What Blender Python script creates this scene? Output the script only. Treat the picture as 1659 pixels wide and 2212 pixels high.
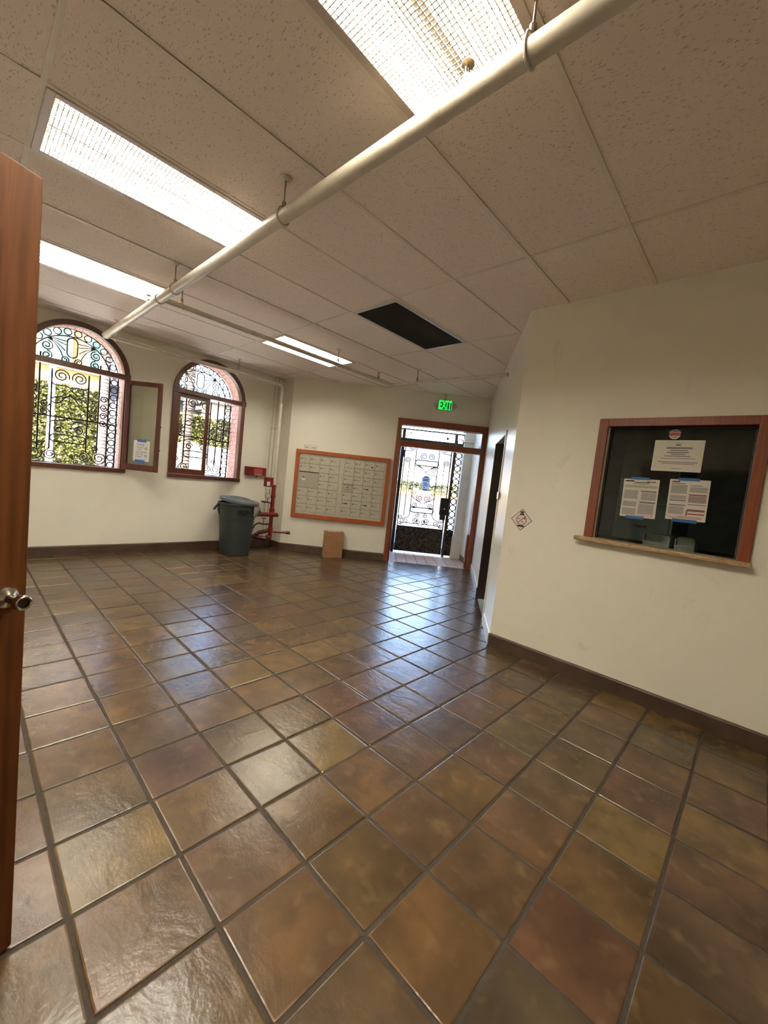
import bpy, bmesh, math, random
from mathutils import Vector, Matrix

for o in list(bpy.data.objects):
    bpy.data.objects.remove(o, do_unlink=True)
scene = bpy.context.scene
C = scene.collection
R_ = math.radians
random.seed(7)

# ------------------------------------------------------------------ camera
CAM_H = 1.4104
cam_d = bpy.data.cameras.new('camera')
cam = bpy.data.objects.new('camera', cam_d); C.objects.link(cam)
cam_d.sensor_fit = 'HORIZONTAL'; cam_d.sensor_width = 36.0
cam_d.lens = 36.0 * 870.4 / 1659.0
cam_d.clip_start = 0.02; cam_d.clip_end = 400
PITCH, ROLL, YAW = 0.0751, -0.1085, 0.8209

def cam_axes():
    cp, sp = math.cos(PITCH), math.sin(PITCH)
    right = Vector((1, 0, 0)); fwd = Vector((0, cp, -sp)); down = Vector((0, -sp, -cp))
    cr, sr = math.cos(ROLL), math.sin(ROLL)
    r2 = right * cr + down * sr; d2 = right * -sr + down * cr
    cy, sy = math.cos(YAW), math.sin(YAW)
    tw = lambda v: Vector((cy * v.x + sy * v.y, -sy * v.x + cy * v.y, v.z))
    return tw(r2), tw(d2), tw(fwd)
AX_R, AX_D, AX_F = cam_axes()
cam.matrix_world = Matrix(((AX_R.x, -AX_D.x, -AX_F.x, 0), (AX_R.y, -AX_D.y, -AX_F.y, 0),
                           (AX_R.z, -AX_D.z, -AX_F.z, CAM_H), (0, 0, 0, 1)))
scene.camera = cam

# ------------------------------------------------------------------ world, sun, exposure
SKY_STRENGTH = 3.8
SUN_STRENGTH = 115.0
TUBE_STRENGTH = 225.0
w = bpy.data.worlds.new('sky'); scene.world = w; w.use_nodes = True
nt = w.node_tree
bg = nt.nodes['Background']
sky = nt.nodes.new('ShaderNodeTexSky'); sky.sky_type = 'NISHITA'
sky.sun_disc = False; sky.sun_elevation = R_(48); sky.sun_rotation = R_(243); sky.air_density = 1.0; sky.dust_density = 2.5
nt.links.new(sky.outputs[0], bg.inputs[0]); bg.inputs[1].default_value = SKY_STRENGTH
sun_d = bpy.data.lights.new('sun', 'SUN'); sun_d.energy = SUN_STRENGTH; sun_d.angle = R_(0.6); sun_d.color = (1, .95, .86)
sun = bpy.data.objects.new('sun', sun_d); C.objects.link(sun)
sun.rotation_euler = Vector((0.60, 0.30, -0.74)).to_track_quat('-Z', 'Y').to_euler()
vs = scene.view_settings
vs.view_transform = 'Standard'; vs.look = 'None'; vs.gamma = 1.0; vs.use_curve_mapping = False
vs.exposure = 0.0

# ------------------------------------------------------------------ materials
M = {}
def newmat(name):
    m = bpy.data.materials.new(name); m.use_nodes = True; M[name] = m
    return m, m.node_tree, m.node_tree.nodes['Principled BSDF']

def lk(nt, a, b): nt.links.new(a, b)

def ramp(nt, fac, stops, interp='LINEAR'):
    r = nt.nodes.new('ShaderNodeValToRGB'); r.color_ramp.interpolation = interp
    e = r.color_ramp.elements
    while len(e) < len(stops): e.new(0.5)
    for i, (p, c) in enumerate(stops):
        e[i].position = p; e[i].color = (*c, 1)
    lk(nt, fac, r.inputs[0]); return r.outputs[0]

def noise(nt, vec, scale, detail=4, rough=.55, dist=0):
    n = nt.nodes.new('ShaderNodeTexNoise'); n.inputs['Scale'].default_value = scale
    n.inputs['Detail'].default_value = detail; n.inputs['Roughness'].default_value = rough
    n.inputs['Distortion'].default_value = dist
    if vec is not None: lk(nt, vec, n.inputs['Vector'])
    return n.outputs['Fac']

def coords(nt, kind='Object', scale=None, rot=None):
    tc = nt.nodes.new('ShaderNodeTexCoord'); out = tc.outputs[kind]
    if scale or rot:
        mp = nt.nodes.new('ShaderNodeMapping')
        if scale: mp.inputs['Scale'].default_value = scale
        if rot: mp.inputs['Rotation'].default_value = rot
        lk(nt, out, mp.inputs['Vector']); out = mp.outputs[0]
    return out

def bump(nt, b, height, strength=.3, dist=.01):
    n = nt.nodes.new('ShaderNodeBump'); n.inputs['Strength'].default_value = strength
    n.inputs['Distance'].default_value = dist
    lk(nt, height, n.inputs['Height']); lk(nt, n.outputs[0], b.inputs['Normal'])

def math_(nt, op, a, b=None, c=None):
    n = nt.nodes.new('ShaderNodeMath'); n.operation = op
    for i, v in enumerate((a, b, c)):
        if v is None: continue
        if isinstance(v, (int, float)): n.inputs[i].default_value = v
        else: lk(nt, v, n.inputs[i])
    return n.outputs[0]

def mixc(nt, fac, a, b, mode='MIX'):
    n = nt.nodes.new('ShaderNodeMix'); n.data_type = 'RGBA'; n.blend_type = mode
    for sock, v in ((n.inputs[0], fac), (n.inputs[6], a), (n.inputs[7], b)):
        if isinstance(v, (int, float)): sock.default_value = v
        elif isinstance(v, tuple): sock.default_value = (*v, 1)
        else: lk(nt, v, sock)
    return n.outputs[2]

def simple(name, col, rough=.5, metal=0, var=.12, vscale=6, bmp=0, bscale=60, spec=.5, coat=0):
    m, nt, b = newmat(name)
    co = coords(nt)
    f = noise(nt, co, vscale, 4)
    lo = tuple(c * (1 - var) for c in col); hi = tuple(min(1, c * (1 + var)) for c in col)
    lk(nt, ramp(nt, f, [(.3, lo), (.7, hi)]), b.inputs['Base Color'])
    b.inputs['Roughness'].default_value = rough; b.inputs['Metallic'].default_value = metal
    b.inputs['Specular IOR Level'].default_value = spec
    if coat: b.inputs['Coat Weight'].default_value = coat; b.inputs['Coat Roughness'].default_value = .15
    if bmp: bump(nt, b, noise(nt, co, bscale, 3), bmp, .004)
    return m

def emissive(name, col, strength):
    m, nt, b = newmat(name)
    b.inputs['Base Color'].default_value = (*col, 1)
    b.inputs['Emission Color'].default_value = (*col, 1); b.inputs['Emission Strength'].default_value = strength
    return m

def wood(name, c1, c2, scale=(14, 14, 1.2), rough=.38, coat=.25, spec=.5):
    m, nt, b = newmat(name)
    co = coords(nt, 'Object', scale)
    n1 = noise(nt, co, 2.2, 5, .6, 1.2)
    wv = nt.nodes.new('ShaderNodeTexWave'); wv.wave_type = 'BANDS'; wv.bands_direction = 'X'
    wv.inputs['Scale'].default_value = .9; wv.inputs['Distortion'].default_value = 9; wv.inputs['Detail'].default_value = 3
    wv.inputs['Detail Scale'].default_value = .7
    lk(nt, co, wv.inputs['Vector'])
    f = math_(nt, 'ADD', math_(nt, 'MULTIPLY', n1, .86), math_(nt, 'MULTIPLY', wv.outputs['Fac'], .14))
    lk(nt, ramp(nt, f, [(.25, c1), (.7, c2)]), b.inputs['Base Color'])
    b.inputs['Roughness'].default_value = rough; b.inputs['Coat Weight'].default_value = coat; b.inputs['Coat Roughness'].default_value = .25
    b.inputs['Specular IOR Level'].default_value = spec
    bump(nt, b, f, .12, .002)
    return m

def paint_wall(name, col, rough=.55, grime=.0, spec=.35, bmp=.25):
    m, nt, b = newmat(name)
    co = coords(nt)
    big = noise(nt, co, 1.3, 5, .6)
    base = ramp(nt, big, [(.3, tuple(c * .93 for c in col)), (.7, col)])
    if grime:
        g = noise(nt, coords(nt, 'Object', (1, 1, .6)), 3.1, 8, .72, .6)
        gm = ramp(nt, g, [(.60, (0, 0, 0)), (.74, (1, 1, 1))])
        base = mixc(nt, math_(nt, 'MULTIPLY', gm, grime), base, tuple(c * .55 for c in col))
    lk(nt, base, b.inputs['Base Color'])
    b.inputs['Roughness'].default_value = rough; b.inputs['Specular IOR Level'].default_value = spec
    h = math_(nt, 'ADD', noise(nt, co, 18, 5, .6), math_(nt, 'MULTIPLY', noise(nt, co, 160, 2), .35))
    bump(nt, b, h, bmp, .006)
    return m

WALL = (.88, .83, .70)
paint_wall('plaster', WALL, .6, .10)
paint_wall('plaster_scuffed', WALL, .6, .42)
paint_wall('gloss_plaster', (.82, .78, .68), .30, .12, .6, .18)
paint_wall('white_plaster', (.78, .76, .70), .5, .12, .4, .2)
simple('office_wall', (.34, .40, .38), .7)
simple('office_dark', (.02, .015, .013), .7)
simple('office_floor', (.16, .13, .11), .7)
wood('red_wood', (.048, .010, .004), (.105, .025, .009))
wood('frame_wood', (.12, .022, .006), (.22, .048, .012), rough=.42)
wood('mail_wood', (.25, .052, .010), (.38, .088, .017))
wood('door_wood', (.050, .015, .004), (.150, .051, .014), scale=(9, 9, .55), rough=.55, coat=0, spec=.18)
simple('dark_brown_paint', (.022, .012, .008), .4)
simple('iron', (.022, .018, .016), .45, .6, .3, 20)
simple('iron_brown', (.07, .04, .022), .45, .5, .3, 20)
simple('pipe_paint', (.62, .56, .46), .38, 0, .1, 8, .12, 40, .5)
simple('steel', (.30, .25, .20), .35, .9, .2, 20)
simple('nickel', (.42, .38, .32), .25, 1, .1, 30)
simple('red_paint', (.15, .005, .006), .35, 0, .25, 14, 0)
simple('dark_red_paint', (.06, .006, .006), .4, 0, .3, 14)
simple('red_sign', (.15, .004, .006), .35, 0, .12, 10)
simple('pink_print', (.40, .09, .075), .4)
simple('brass', (.35, .24, .10), .4, .8)
simple('gauge_face', (.42, .38, .30), .4)
simple('bin_grey', (.024, .031, .031), .5, 0, .10, 9, .1, 50)
simple('lid_grey', (.085, .10, .10), .42, 0, .12, 9, .1, 50)
simple('black_print', (.008, .008, .008), .5, 0, .05)
simple('grey_print', (.20, .19, .18), .6, 0, .1)
simple('plum_print', (.20, .09, .10), .6, 0, .1)
simple('red_print', (.45, .05, .06), .5, 0, .05)
simple('blue_print', (.05, .10, .22), .5)
simple('paper', (.74, .70, .62), .6, 0, .04)
simple('paper_window', (.66, .62, .54), .6, 0, .04)
simple('blue_tape', (.025, .13, .36), .5, 0, .15, 30)
simple('cardboard', (.33, .17, .07), .75, 0, .10, 8, .15, 30)
simple('mail_metal', (.50, .46, .37), .38, .15, .06, 12)
simple('mail_slot_metal', (.40, .37, .30), .36, .4, .06, 12)
simple('white_metal', (.62, .52, .47), .4, 0, .05)
simple('reflector', (.78, .70, .50), .45, 0, .04)
simple('ballast', (.10, .09, .08), .5)
simple('t_bar', (.82, .74, .62), .5, 0, .06)
simple('vent_dark', (.035, .03, .027), .6, .2)
simple('grout', (.034, .024, .016), .85, 0, .25, 30, .5, 60)
simple('base_tile', (.060, .035, .022), .45, 0, .35, 5, .25, 18)
simple('white_base', (.60, .57, .52), .3, 0, .10, 5, .2, 20)
simple('exit_housing', (.50, .43, .40), .5)
emissive('exit_green', (.01, .90, .10), 1.1)
simple('exit_face', (.06, .20, .05), .5)
simple('brick_pink', (.52, .27, .23), .75, 0, .22, 9, .3, 40)
simple('mortar', (.36, .25, .22), .9)
simple('reveal_pink', (.66, .33, .21), .7, 0, .1)
simple('stone', (.66, .62, .56), .6, 0, .08, 8, .2, 30)
simple('mail_gap_shade', (.12, .10, .075), .6)
simple('threshold', (.46, .33, .26), .5, 0, .15, 8, .2, 30)
simple('asphalt', (0.03352, 0.03352, 0.03944), .9, 0, .12, 3)
simple('concrete', (0.391, 0.3795, 0.3565), .9, 0, .1, 3)
simple('curb_yellow', (0.1341, 0.08677, 0.01183), .7)
simple('curb_red', (0.08677, 0.01578, 0.01183), .7)
simple('stucco_orange', (0.1972, 0.1065, 0.02958), .8, 0, .05, 3)
simple('stucco_cream', (0.1656, 0.142, 0.0986), .8, 0, .05, 3)
simple('stucco_white', (0.46, 0.45, 0.43), .8, 0, .05, 3)
simple('stucco_grey', (0.05522, 0.05522, 0.05719), .8, 0, .08, 3)
simple('trim_red', (0.09466, 0.02366, 0.01972), .7)
simple('roof_blue', (0.03352, 0.03747, 0.05522), .7)
simple('teal_glass', (0.0355, 0.07888, 0.07494), .2, 0, .15, 3)
simple('dark_glass', (.10, .12, .14), .15, 0, .2, 3)
simple('palm_bark', (0.07888, 0.05324, 0.04338), .9, 0, .35, 14, .6, 25)
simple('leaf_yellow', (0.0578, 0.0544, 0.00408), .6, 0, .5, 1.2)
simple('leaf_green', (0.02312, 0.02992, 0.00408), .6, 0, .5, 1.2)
simple('bark', (.10, .07, .05), .9)
simple('white_gloss', (.62, .61, .59), .35, 0, .03)

def make_thin_glass(name, tint, extra=None):
    m = bpy.data.materials.new(name); m.use_nodes = True; M[name] = m
    nt = m.node_tree; nt.nodes.clear()
    out = nt.nodes.new('ShaderNodeOutputMaterial'); mix = nt.nodes.new('ShaderNodeMixShader')
    tr = nt.nodes.new('ShaderNodeBsdfTransparent'); gl = nt.nodes.new('ShaderNodeBsdfGlossy'); fr = nt.nodes.new('ShaderNodeFresnel')
    tr.inputs[0].default_value = (*tint, 1); gl.inputs['Roughness'].default_value = .03; fr.inputs[0].default_value = 1.45
    lk(nt, fr.outputs[0], mix.inputs[0]); lk(nt, tr.outputs[0], mix.inputs[1]); lk(nt, gl.outputs[0], mix.inputs[2])
    lk(nt, mix.outputs[0], out.inputs[0])
make_thin_glass('glass', (.93, .95, .94))
make_thin_glass('old_glass', (.80, .80, .74))
make_thin_glass('tinted_glass', (.84, .88, .86))
make_thin_glass('plastic_film', (.86, .84, .82))

def translucent_paper():
    m = bpy.data.materials.new('backlit_paper'); m.use_nodes = True; M['backlit_paper'] = m
    nt = m.node_tree; nt.nodes.clear()
    out = nt.nodes.new('ShaderNodeOutputMaterial'); mix = nt.nodes.new('ShaderNodeMixShader'); mix.inputs[0].default_value = .35
    a = nt.nodes.new('ShaderNodeBsdfDiffuse'); t = nt.nodes.new('ShaderNodeBsdfTranslucent')
    a.inputs[0].default_value = (.70, .70, .72, 1); t.inputs[0].default_value = (.60, .66, .80, 1)
    lk(nt, a.outputs[0], mix.inputs[1]); lk(nt, t.outputs[0], mix.inputs[2]); lk(nt, mix.outputs[0], out.inputs[0])
translucent_paper()

def mat_floor_tile():
    m, nt, b = newmat('saltillo')
    oi = nt.nodes.new('ShaderNodeObjectInfo')
    co = coords(nt)
    add = nt.nodes.new('ShaderNodeVectorMath'); add.operation = 'ADD'
    comb = nt.nodes.new('ShaderNodeCombineXYZ')
    k = math_(nt, 'MULTIPLY', oi.outputs['Random'], 37.0)
    lk(nt, k, comb.inputs[0]); lk(nt, math_(nt, 'MULTIPLY', oi.outputs['Random'], 91.0), comb.inputs[1])
    lk(nt, co, add.inputs[0]); lk(nt, comb.outputs[0], add.inputs[1]); v = add.outputs[0]
    hue = ramp(nt, oi.outputs['Random'], [(0, (.080, .044, .017)), (.16, (.092, .056, .022)), (.32, (.082, .041, .022)),
               (.46, (.072, .049, .022)), (.60, (.088, .048, .020)), (.74, (.060, .044, .028)), (.86, (.080, .040, .024)), (.95, (.120, .080, .030)), (1, (.098, .060, .023))])
    f1 = noise(nt, v, 3.6, 3, .5, .3)
    mot = ramp(nt, f1, [(.30, (.66, .62, .58)), (.5, (1, 1, 1)), (.70, (1.42, 1.36, 1.20))])
    col = mixc(nt, 1.0, hue, mot, 'MULTIPLY')
    f2 = noise(nt, v, 9, 2, .5, .2)
    col = mixc(nt, ramp(nt, f2, [(.50, (0, 0, 0)), (.85, (.55, .55, .55))]), col, (.036, .022, .014))
    f4 = noise(nt, v, 11, 2, .5, .2)
    col = mixc(nt, ramp(nt, f4, [(.56, (0, 0, 0)), (.85, (.55, .55, .55))]), col, (.17, .112, .055))
    lk(nt, col, b.inputs['Base Color'])
    b.inputs['Specular IOR Level'].default_value = .5
    b.inputs['Roughness'].default_value = .25
    st = nt.nodes.new('ShaderNodeMapping'); st.inputs['Scale'].default_value = (1, .45, 1); lk(nt, v, st.inputs['Vector'])
    h = math_(nt, 'ADD', noise(nt, st.outputs[0], 9, 4, .55, .6), math_(nt, 'MULTIPLY', noise(nt, v, 38, 3, .6), .34))
    bump(nt, b, h, .30, .010)
mat_floor_tile()

def mat_ceiling_tile():
    m, nt, b = newmat('acoustic')
    co = coords(nt)
    oi = nt.nodes.new('ShaderNodeObjectInfo')
    st = nt.nodes.new('ShaderNodeMapping'); st.inputs['Scale'].default_value = (1, .33, 1); lk(nt, co, st.inputs['Vector'])
    vor = nt.nodes.new('ShaderNodeTexNoise'); vor.inputs['Scale'].default_value = 165; vor.inputs['Detail'].default_value = 2
    vor.inputs['Roughness'].default_value = .5; vor.inputs['Distortion'].default_value = .3
    lk(nt, st.outputs[0], vor.inputs['Vector'])
    pit = ramp(nt, vor.outputs['Fac'], [(.30, (0, 0, 0)), (.38, (1, 1, 1))])
    fine = noise(nt, co, 240, 2)
    tone = ramp(nt, oi.outputs['Random'], [(0, (.92, .80, .71)), (.5, (.95, .83, .74)), (1, (.94, .83, .75))])
    col = mixc(nt, pit, mixc(nt, .5, tone, (.30, .24, .18)), tone)
    lk(nt, col, b.inputs['Base Color']); b.inputs['Roughness'].default_value = .9; b.inputs['Specular IOR Level'].default_value = .1
    h = math_(nt, 'ADD', pit, math_(nt, 'MULTIPLY', fine, .35))
    bump(nt, b, h, .5, .004)
mat_ceiling_tile()

def mat_granite():
    m, nt, b = newmat('granite')
    co = coords(nt, 'Object', (2, 8, 8))
    f = noise(nt, co, 9, 8, .75, 1.0)
    lk(nt, ramp(nt, f, [(.30, (.09, .05, .025)), (.45, (.34, .22, .11)), (.6, (.50, .36, .20)), (.8, (.30, .20, .12))]), b.inputs['Base Color'])
    b.inputs['Roughness'].default_value = .35
mat_granite()

def mat_hammered():
    m, nt, b = newmat('iron_cast')
    co = coords(nt)
    f = noise(nt, co, 16, 3, .6, 1.6)
    lk(nt, ramp(nt, f, [(.40, (.010, .008, .006)), (.62, (.10, .075, .05))]), b.inputs['Base Color'])
    b.inputs['Roughness'].default_value = .35; b.inputs['Metallic'].default_value = .7
    bump(nt, b, f, 1.0, .03)
mat_hammered()

def mat_louver():
    m, nt, b = newmat('louver_plastic')
    b.inputs['Base Color'].default_value = (.62, .58, .49, 1); b.inputs['Roughness'].default_value = .35
    b.inputs['Transmission Weight'].default_value = 0.0
    b.inputs['Subsurface Weight'].default_value = 0.0
mat_louver()
for _n, _k, _c in (('warm', 1.75, (1.0, .92, .74)), ('cool', .80, (1.0, .97, .90)), ('dim', .50, (1.0, .96, .86)), ('far', .75, (1.0, .95, .82))):
    emissive('tube_glow_' + _n, _c, TUBE_STRENGTH * _k)

# ------------------------------------------------------------------ mesh helpers
class MB:
    def __init__(s): s.v = []; s.f = []
    def add(s, verts, faces):
        k = len(s.v); s.v += [tuple(p) for p in verts]; s.f += [tuple(i + k for i in f) for f in faces]; return s
    def box(s, x0, x1, y0, y1, z0, z1, mx=None):
        vs = [(x, y, z) for x in (x0, x1) for y in (y0, y1) for z in (z0, z1)]
        if mx is not None: vs = [mx @ Vector(p) for p in vs]
        return s.add(vs, [(0, 1, 3, 2), (4, 6, 7, 5), (0, 4, 5, 1), (2, 3, 7, 6), (0, 2, 6, 4), (1, 5, 7, 3)])
    def prism(s, poly, z0, z1, mx=None):
        n = len(poly)
        vs = [Vector((x, y, z0)) for x, y in poly] + [Vector((x, y, z1)) for x, y in poly]
        if mx is not None: vs = [mx @ p for p in vs]
        return s.add(vs, [tuple(range(n))[::-1], tuple(range(n, 2 * n))] + [(i, (i + 1) % n, n + (i + 1) % n, n + i) for i in range(n)])
    def tube(s, path, r, n=8, closed=False):
        P = [Vector(p) for p in path]; m = len(P)
        rad = r if isinstance(r, (list, tuple)) else [r] * m
        T = []
        for i in range(m):
            a = P[(i - 1) % m] if (closed or i > 0) else P[i]
            b = P[(i + 1) % m] if (closed or i < m - 1) else P[i]
            t = (b - a); T.append(t.normalized() if t.length > 1e-9 else Vector((0, 0, 1)))
        up = Vector((0, 0, 1)) if abs(T[0].z) < .9 else Vector((1, 0, 0))
        N = T[0].cross(up).normalized(); vs = []
        for i in range(m):
            N = (N - T[i] * N.dot(T[i]))
            N = N.normalized() if N.length > 1e-6 else T[i].orthogonal().normalized()
            B = T[i].cross(N)
            for k in range(n):
                a = 2 * math.pi * k / n
                vs.append(P[i] + (N * math.cos(a) + B * math.sin(a)) * rad[i])
        fs = []
        for i in range(m if closed else m - 1):
            j = (i + 1) % m
            for k in range(n):
                k2 = (k + 1) % n
                fs.append((i * n + k, i * n + k2, j * n + k2, j * n + k))
        if not closed:
            fs.append(tuple(range(n))[::-1]); fs.append(tuple(range((m - 1) * n, m * n)))
        return s.add(vs, fs)
    def cyl(s, a, b, r, n=16): return s.tube([a, b], r, n)
    def lathe(s, prof, n=24, c=(0, 0, 0), mx=None, sx=1.0):
        vs = []
        for (r, z) in prof:
            for k in range(n):
                a = 2 * math.pi * k / n
                p = Vector((c[0] + r * math.cos(a) * sx, c[1] + r * math.sin(a), c[2] + z))
                vs.append(mx @ p if mx is not None else p)
        fs = []
        for i in range(len(prof) - 1):
            for k in range(n):
                k2 = (k + 1) % n
                fs.append((i * n + k, i * n + k2, (i + 1) * n + k2, (i + 1) * n + k))
        fs.append(tuple(range(n))[::-1]); fs.append(tuple(range((len(prof) - 1) * n, len(prof) * n)))
        return s.add(vs, fs)
    def mesh(s, name):
        me = bpy.data.meshes.new(name); me.from_pydata(s.v, [], s.f); me.update(); return me
    def build(s, name, mat, parent=None, smooth=False, bevel=0, segs=2):
        me = s.mesh(name); me.materials.append(M[mat])
        return link(name, me, parent, smooth, bevel, segs)

def link(name, me, parent=None, smooth=False, bevel=0, segs=2):
    o = bpy.data.objects.new(name, me); C.objects.link(o)
    if smooth:
        for p in me.polygons: p.use_smooth = True
        try: me.set_sharp_from_angle(angle=R_(38))
        except Exception: pass
    if bevel:
        b = o.modifiers.new('bevel', 'BEVEL'); b.width = bevel; b.segments = segs; b.limit_method = 'ANGLE'; b.angle_limit = R_(40)
    if parent is not None: o.parent = parent
    return o

def tag(o, label, cat, group=None):
    o['label'] = label; o['category'] = cat
    if group: o['group'] = group
    return o
def thing(name, label, cat, loc=(0, 0, 0), rotz=0, group=None):
    o = bpy.data.objects.new(name, None); C.objects.link(o); o.empty_display_size = .05
    o.location = loc; o.rotation_euler = (0, 0, rotz)
    return tag(o, label, cat, group)
def struct_empty(name, loc=(0, 0, 0), rotz=0):
    o = bpy.data.objects.new(name, None); C.objects.link(o); o.empty_display_size = .05
    o.location = loc; o.rotation_euler = (0, 0, rotz); o['kind'] = 'structure'; return o
def struct(o): o['kind'] = 'structure'; return o
def stuff(o): o['kind'] = 'stuff'; return o
def part(name, mat, parent, mb, **k): return mb.build(name, mat, parent, **k)

def text(body, size, mat, parent, mx, name='lettering', shear=0, ext=.0006, bold=0):
    cu = bpy.data.curves.new('t', 'FONT'); cu.body = body; cu.size = size; cu.align_x = 'CENTER'; cu.align_y = 'CENTER'
    cu.extrude = ext; cu.shear = shear; cu.offset = bold
    t = bpy.data.objects.new('t', cu); C.objects.link(t)
    dg = bpy.context.evaluated_depsgraph_get(); dg.update()
    me = bpy.data.meshes.new_from_object(t.evaluated_get(dg)); me.name = name
    bpy.data.objects.remove(t, do_unlink=True)
    me.transform(mx); me.materials.clear(); me.materials.append(M[mat])
    return link(name, me, parent)
# text lies in local x-z plane facing -y
FACE = Matrix(((1, 0, 0, 0), (0, 0, -1, 0), (0, 1, 0, 0), (0, 0, 0, 1)))
def at(x, y, z, rot=0): return Matrix.Translation((x, y, z)) @ Matrix.Rotation(rot, 4, 'Y') @ FACE

def wall_mesh(name, mat, outer, holes, thick, parent=None):
    """wall in local x-z plane at y=0, thickness towards +y, holes are loops of (x,z)"""
    bm = bmesh.new(); edges = []
    for loop in [outer] + holes:
        vs = [bm.verts.new((x, 0, z)) for x, z in loop]
        edges += [bm.edges.new((vs[i], vs[(i + 1) % len(vs)])) for i in range(len(vs))]
    bmesh.ops.triangle_fill(bm, use_beauty=True, use_dissolve=False, edges=edges)
    g = bmesh.ops.extrude_face_region(bm, geom=list(bm.faces))
    bmesh.ops.translate(bm, vec=(0, thick, 0), verts=[e for e in g['geom'] if isinstance(e, bmesh.types.BMVert)])
    bmesh.ops.recalc_face_normals(bm, faces=list(bm.faces))
    me = bpy.data.meshes.new(name); bm.to_mesh(me); bm.free(); me.materials.append(M[mat])
    return link(name, me, parent)
def rect(x0, x1, z0, z1): return [(x0, z0), (x1, z0), (x1, z1), (x0, z1)]
def arch(cx, hw, z0, zs, n=28, r=None):
    r = r or hw
    return [(cx - hw, z0), (cx + hw, z0)] + [(cx + r * math.cos(a), zs + r * math.sin(a)) for a in [math.pi * i / n for i in range(n + 1)]]

def proj(p):
    d = Vector(p) - Vector((0, 0, CAM_H)); z = d.dot(AX_F)
    if z < .05: return None
    return (829.5 + 870.4 * d.dot(AX_R) / z, 1106 + 870.4 * d.dot(AX_D) / z, z)

def sh_clip(subject, rc):
    x0, x1, y0, y1 = rc
    out = subject
    for ax, lim, sgn in ((0, x0, 1), (0, x1, -1), (1, y0, 1), (1, y1, -1)):
        src, out = out, []
        if not src: return []
        for i in range(len(src)):
            a, b = src[i - 1], src[i]
            da, db = (a[ax] - lim) * sgn, (b[ax] - lim) * sgn
            if (da >= 0) != (db >= 0):
                t = da / (da - db); out.append((a[0] + (b[0] - a[0]) * t, a[1] + (b[1] - a[1]) * t))
            if db >= 0: out.append(b)
    res = []
    for p in out:
        if not res or math.dist(p, res[-1]) > 1e-5: res.append(p)
    if len(res) > 1 and math.dist(res[0], res[-1]) < 1e-5: res.pop()
    return res
def area(p): return .5 * sum(p[i - 1][0] * p[i][1] - p[i][0] * p[i - 1][1] for i in range(len(p)))

# ------------------------------------------------------------------ layout
ZC = 3.04                      # ceiling
YL = 6.56                      # window wall
XR = 3.45                      # wall with the service window
XB, YB = -0.74, -2.2           # walls behind the camera
ma = R_(46.5); MD = Vector((math.cos(ma), -math.sin(ma), 0)); MN = Vector((math.sin(ma), math.cos(ma), 0)); DM = 7.185
def mail(s, off=0, z=0): return MN * (DM + off) + MD * s + Vector((0, 0, z))
MROT = -ma
K0 = Vector((3.45, 1.70, 0)); K1 = Vector((6.412, 3.685, 0)); KD = (K1 - K0).normalized(); KN = Vector((-KD.y, KD.x, 0))
KLEN = (K1 - K0).length
KROT = math.atan2(-KD.y, -KD.x)
PIER = mail(-1.735)
ROOM = [(XB, YB), (XR, YB), (XR, 1.70), (K1.x, K1.y), (PIER.x, PIER.y), (PIER.x, YL), (XB, YL)]

# ------------------------------------------------------------------ floor
def poly_slab(name, mat, poly, z0, z1, parent=None):
    if area(poly) < 0: poly = poly[::-1]
    return MB().prism(poly, z0, z1).build(name, mat, parent)
GROUT_Z = -.0035
floor = struct(poly_slab('floor', 'grout', ROOM, -.10, GROUT_Z))
TU, TV, OU, OV = .3215, .31415, .8053 * .3215, 3.3156 * .31415
GAP = .0065
def tile_mesh_full(seed):
    rnd = random.Random(seed); hx, hy = TU / 2 - GAP, TV / 2 - GAP
    j = lambda: rnd.uniform(-.0016, .0016)
    cs = [(-hx + j(), -hy + j()), (hx + j(), -hy + j()), (hx + j(), hy + j()), (-hx + j(), hy + j())]
    def ring(ins, z):
        out = []
        for x, y in cs:
            sx, sy = (1 if x > 0 else -1), (1 if y > 0 else -1); c = .004
            a = (x - sx * (ins + c), y - sy * ins); b = (x - sx * ins, y - sy * (ins + c))
            pr = [a, b] if sx * sy < 0 else [b, a]
            if (sx, sy) in ((1, -1), (-1, 1)): pr = [a, b]
            else: pr = [b, a]
            out += [(px, py, z) for px, py in pr]
        return out
    rings = [ring(0, -.016), ring(0, -.0028), ring(.0022, -.0008), ring(.0065, 0)]
    v = sum(rings, []); n = 8; f = []
    for k in range(3):
        for i in range(n): f.append((k * n + i, k * n + (i + 1) % n, (k + 1) * n + (i + 1) % n, (k + 1) * n + i))
    f.append(tuple(range(3 * n, 4 * n)))
    me = bpy.data.meshes.new('floor_tile'); me.from_pydata(v, [], f); me.update(); me.materials.append(M['saltillo'])
    return me
FULL = [tile_mesh_full(k) for k in range(5)]
cand = []
for i in range(-6, 22):
    for j in range(-12, 20):
        x0, y0 = OU + i * TU, OV + j * TV
        rc = (x0 + GAP, x0 + TU - GAP, y0 + GAP, y0 + TV - GAP)
        pl = sh_clip(ROOM, rc)
        if len(pl) < 3: continue
        ar = abs(area(pl))
        if ar < .002: continue
        full = ar > (TU - 2 * GAP) * (TV - 2 * GAP) * .995
        cxx, cyy = (x0 + TU / 2, y0 + TV / 2) if full else (sum(p[0] for p in pl) / len(pl), sum(p[1] for p in pl) / len(pl))
        q = proj((cxx, cyy, 0)); vis = -1
        if q and -90 < q[0] < 1750 and q[1] < 2330: vis = ar / q[2] ** 3
        cand.append((vis, cxx, cyy, full, pl))
cand.sort(key=lambda t: -t[0])
rest = MB(); rnd = random.Random(3)
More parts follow.
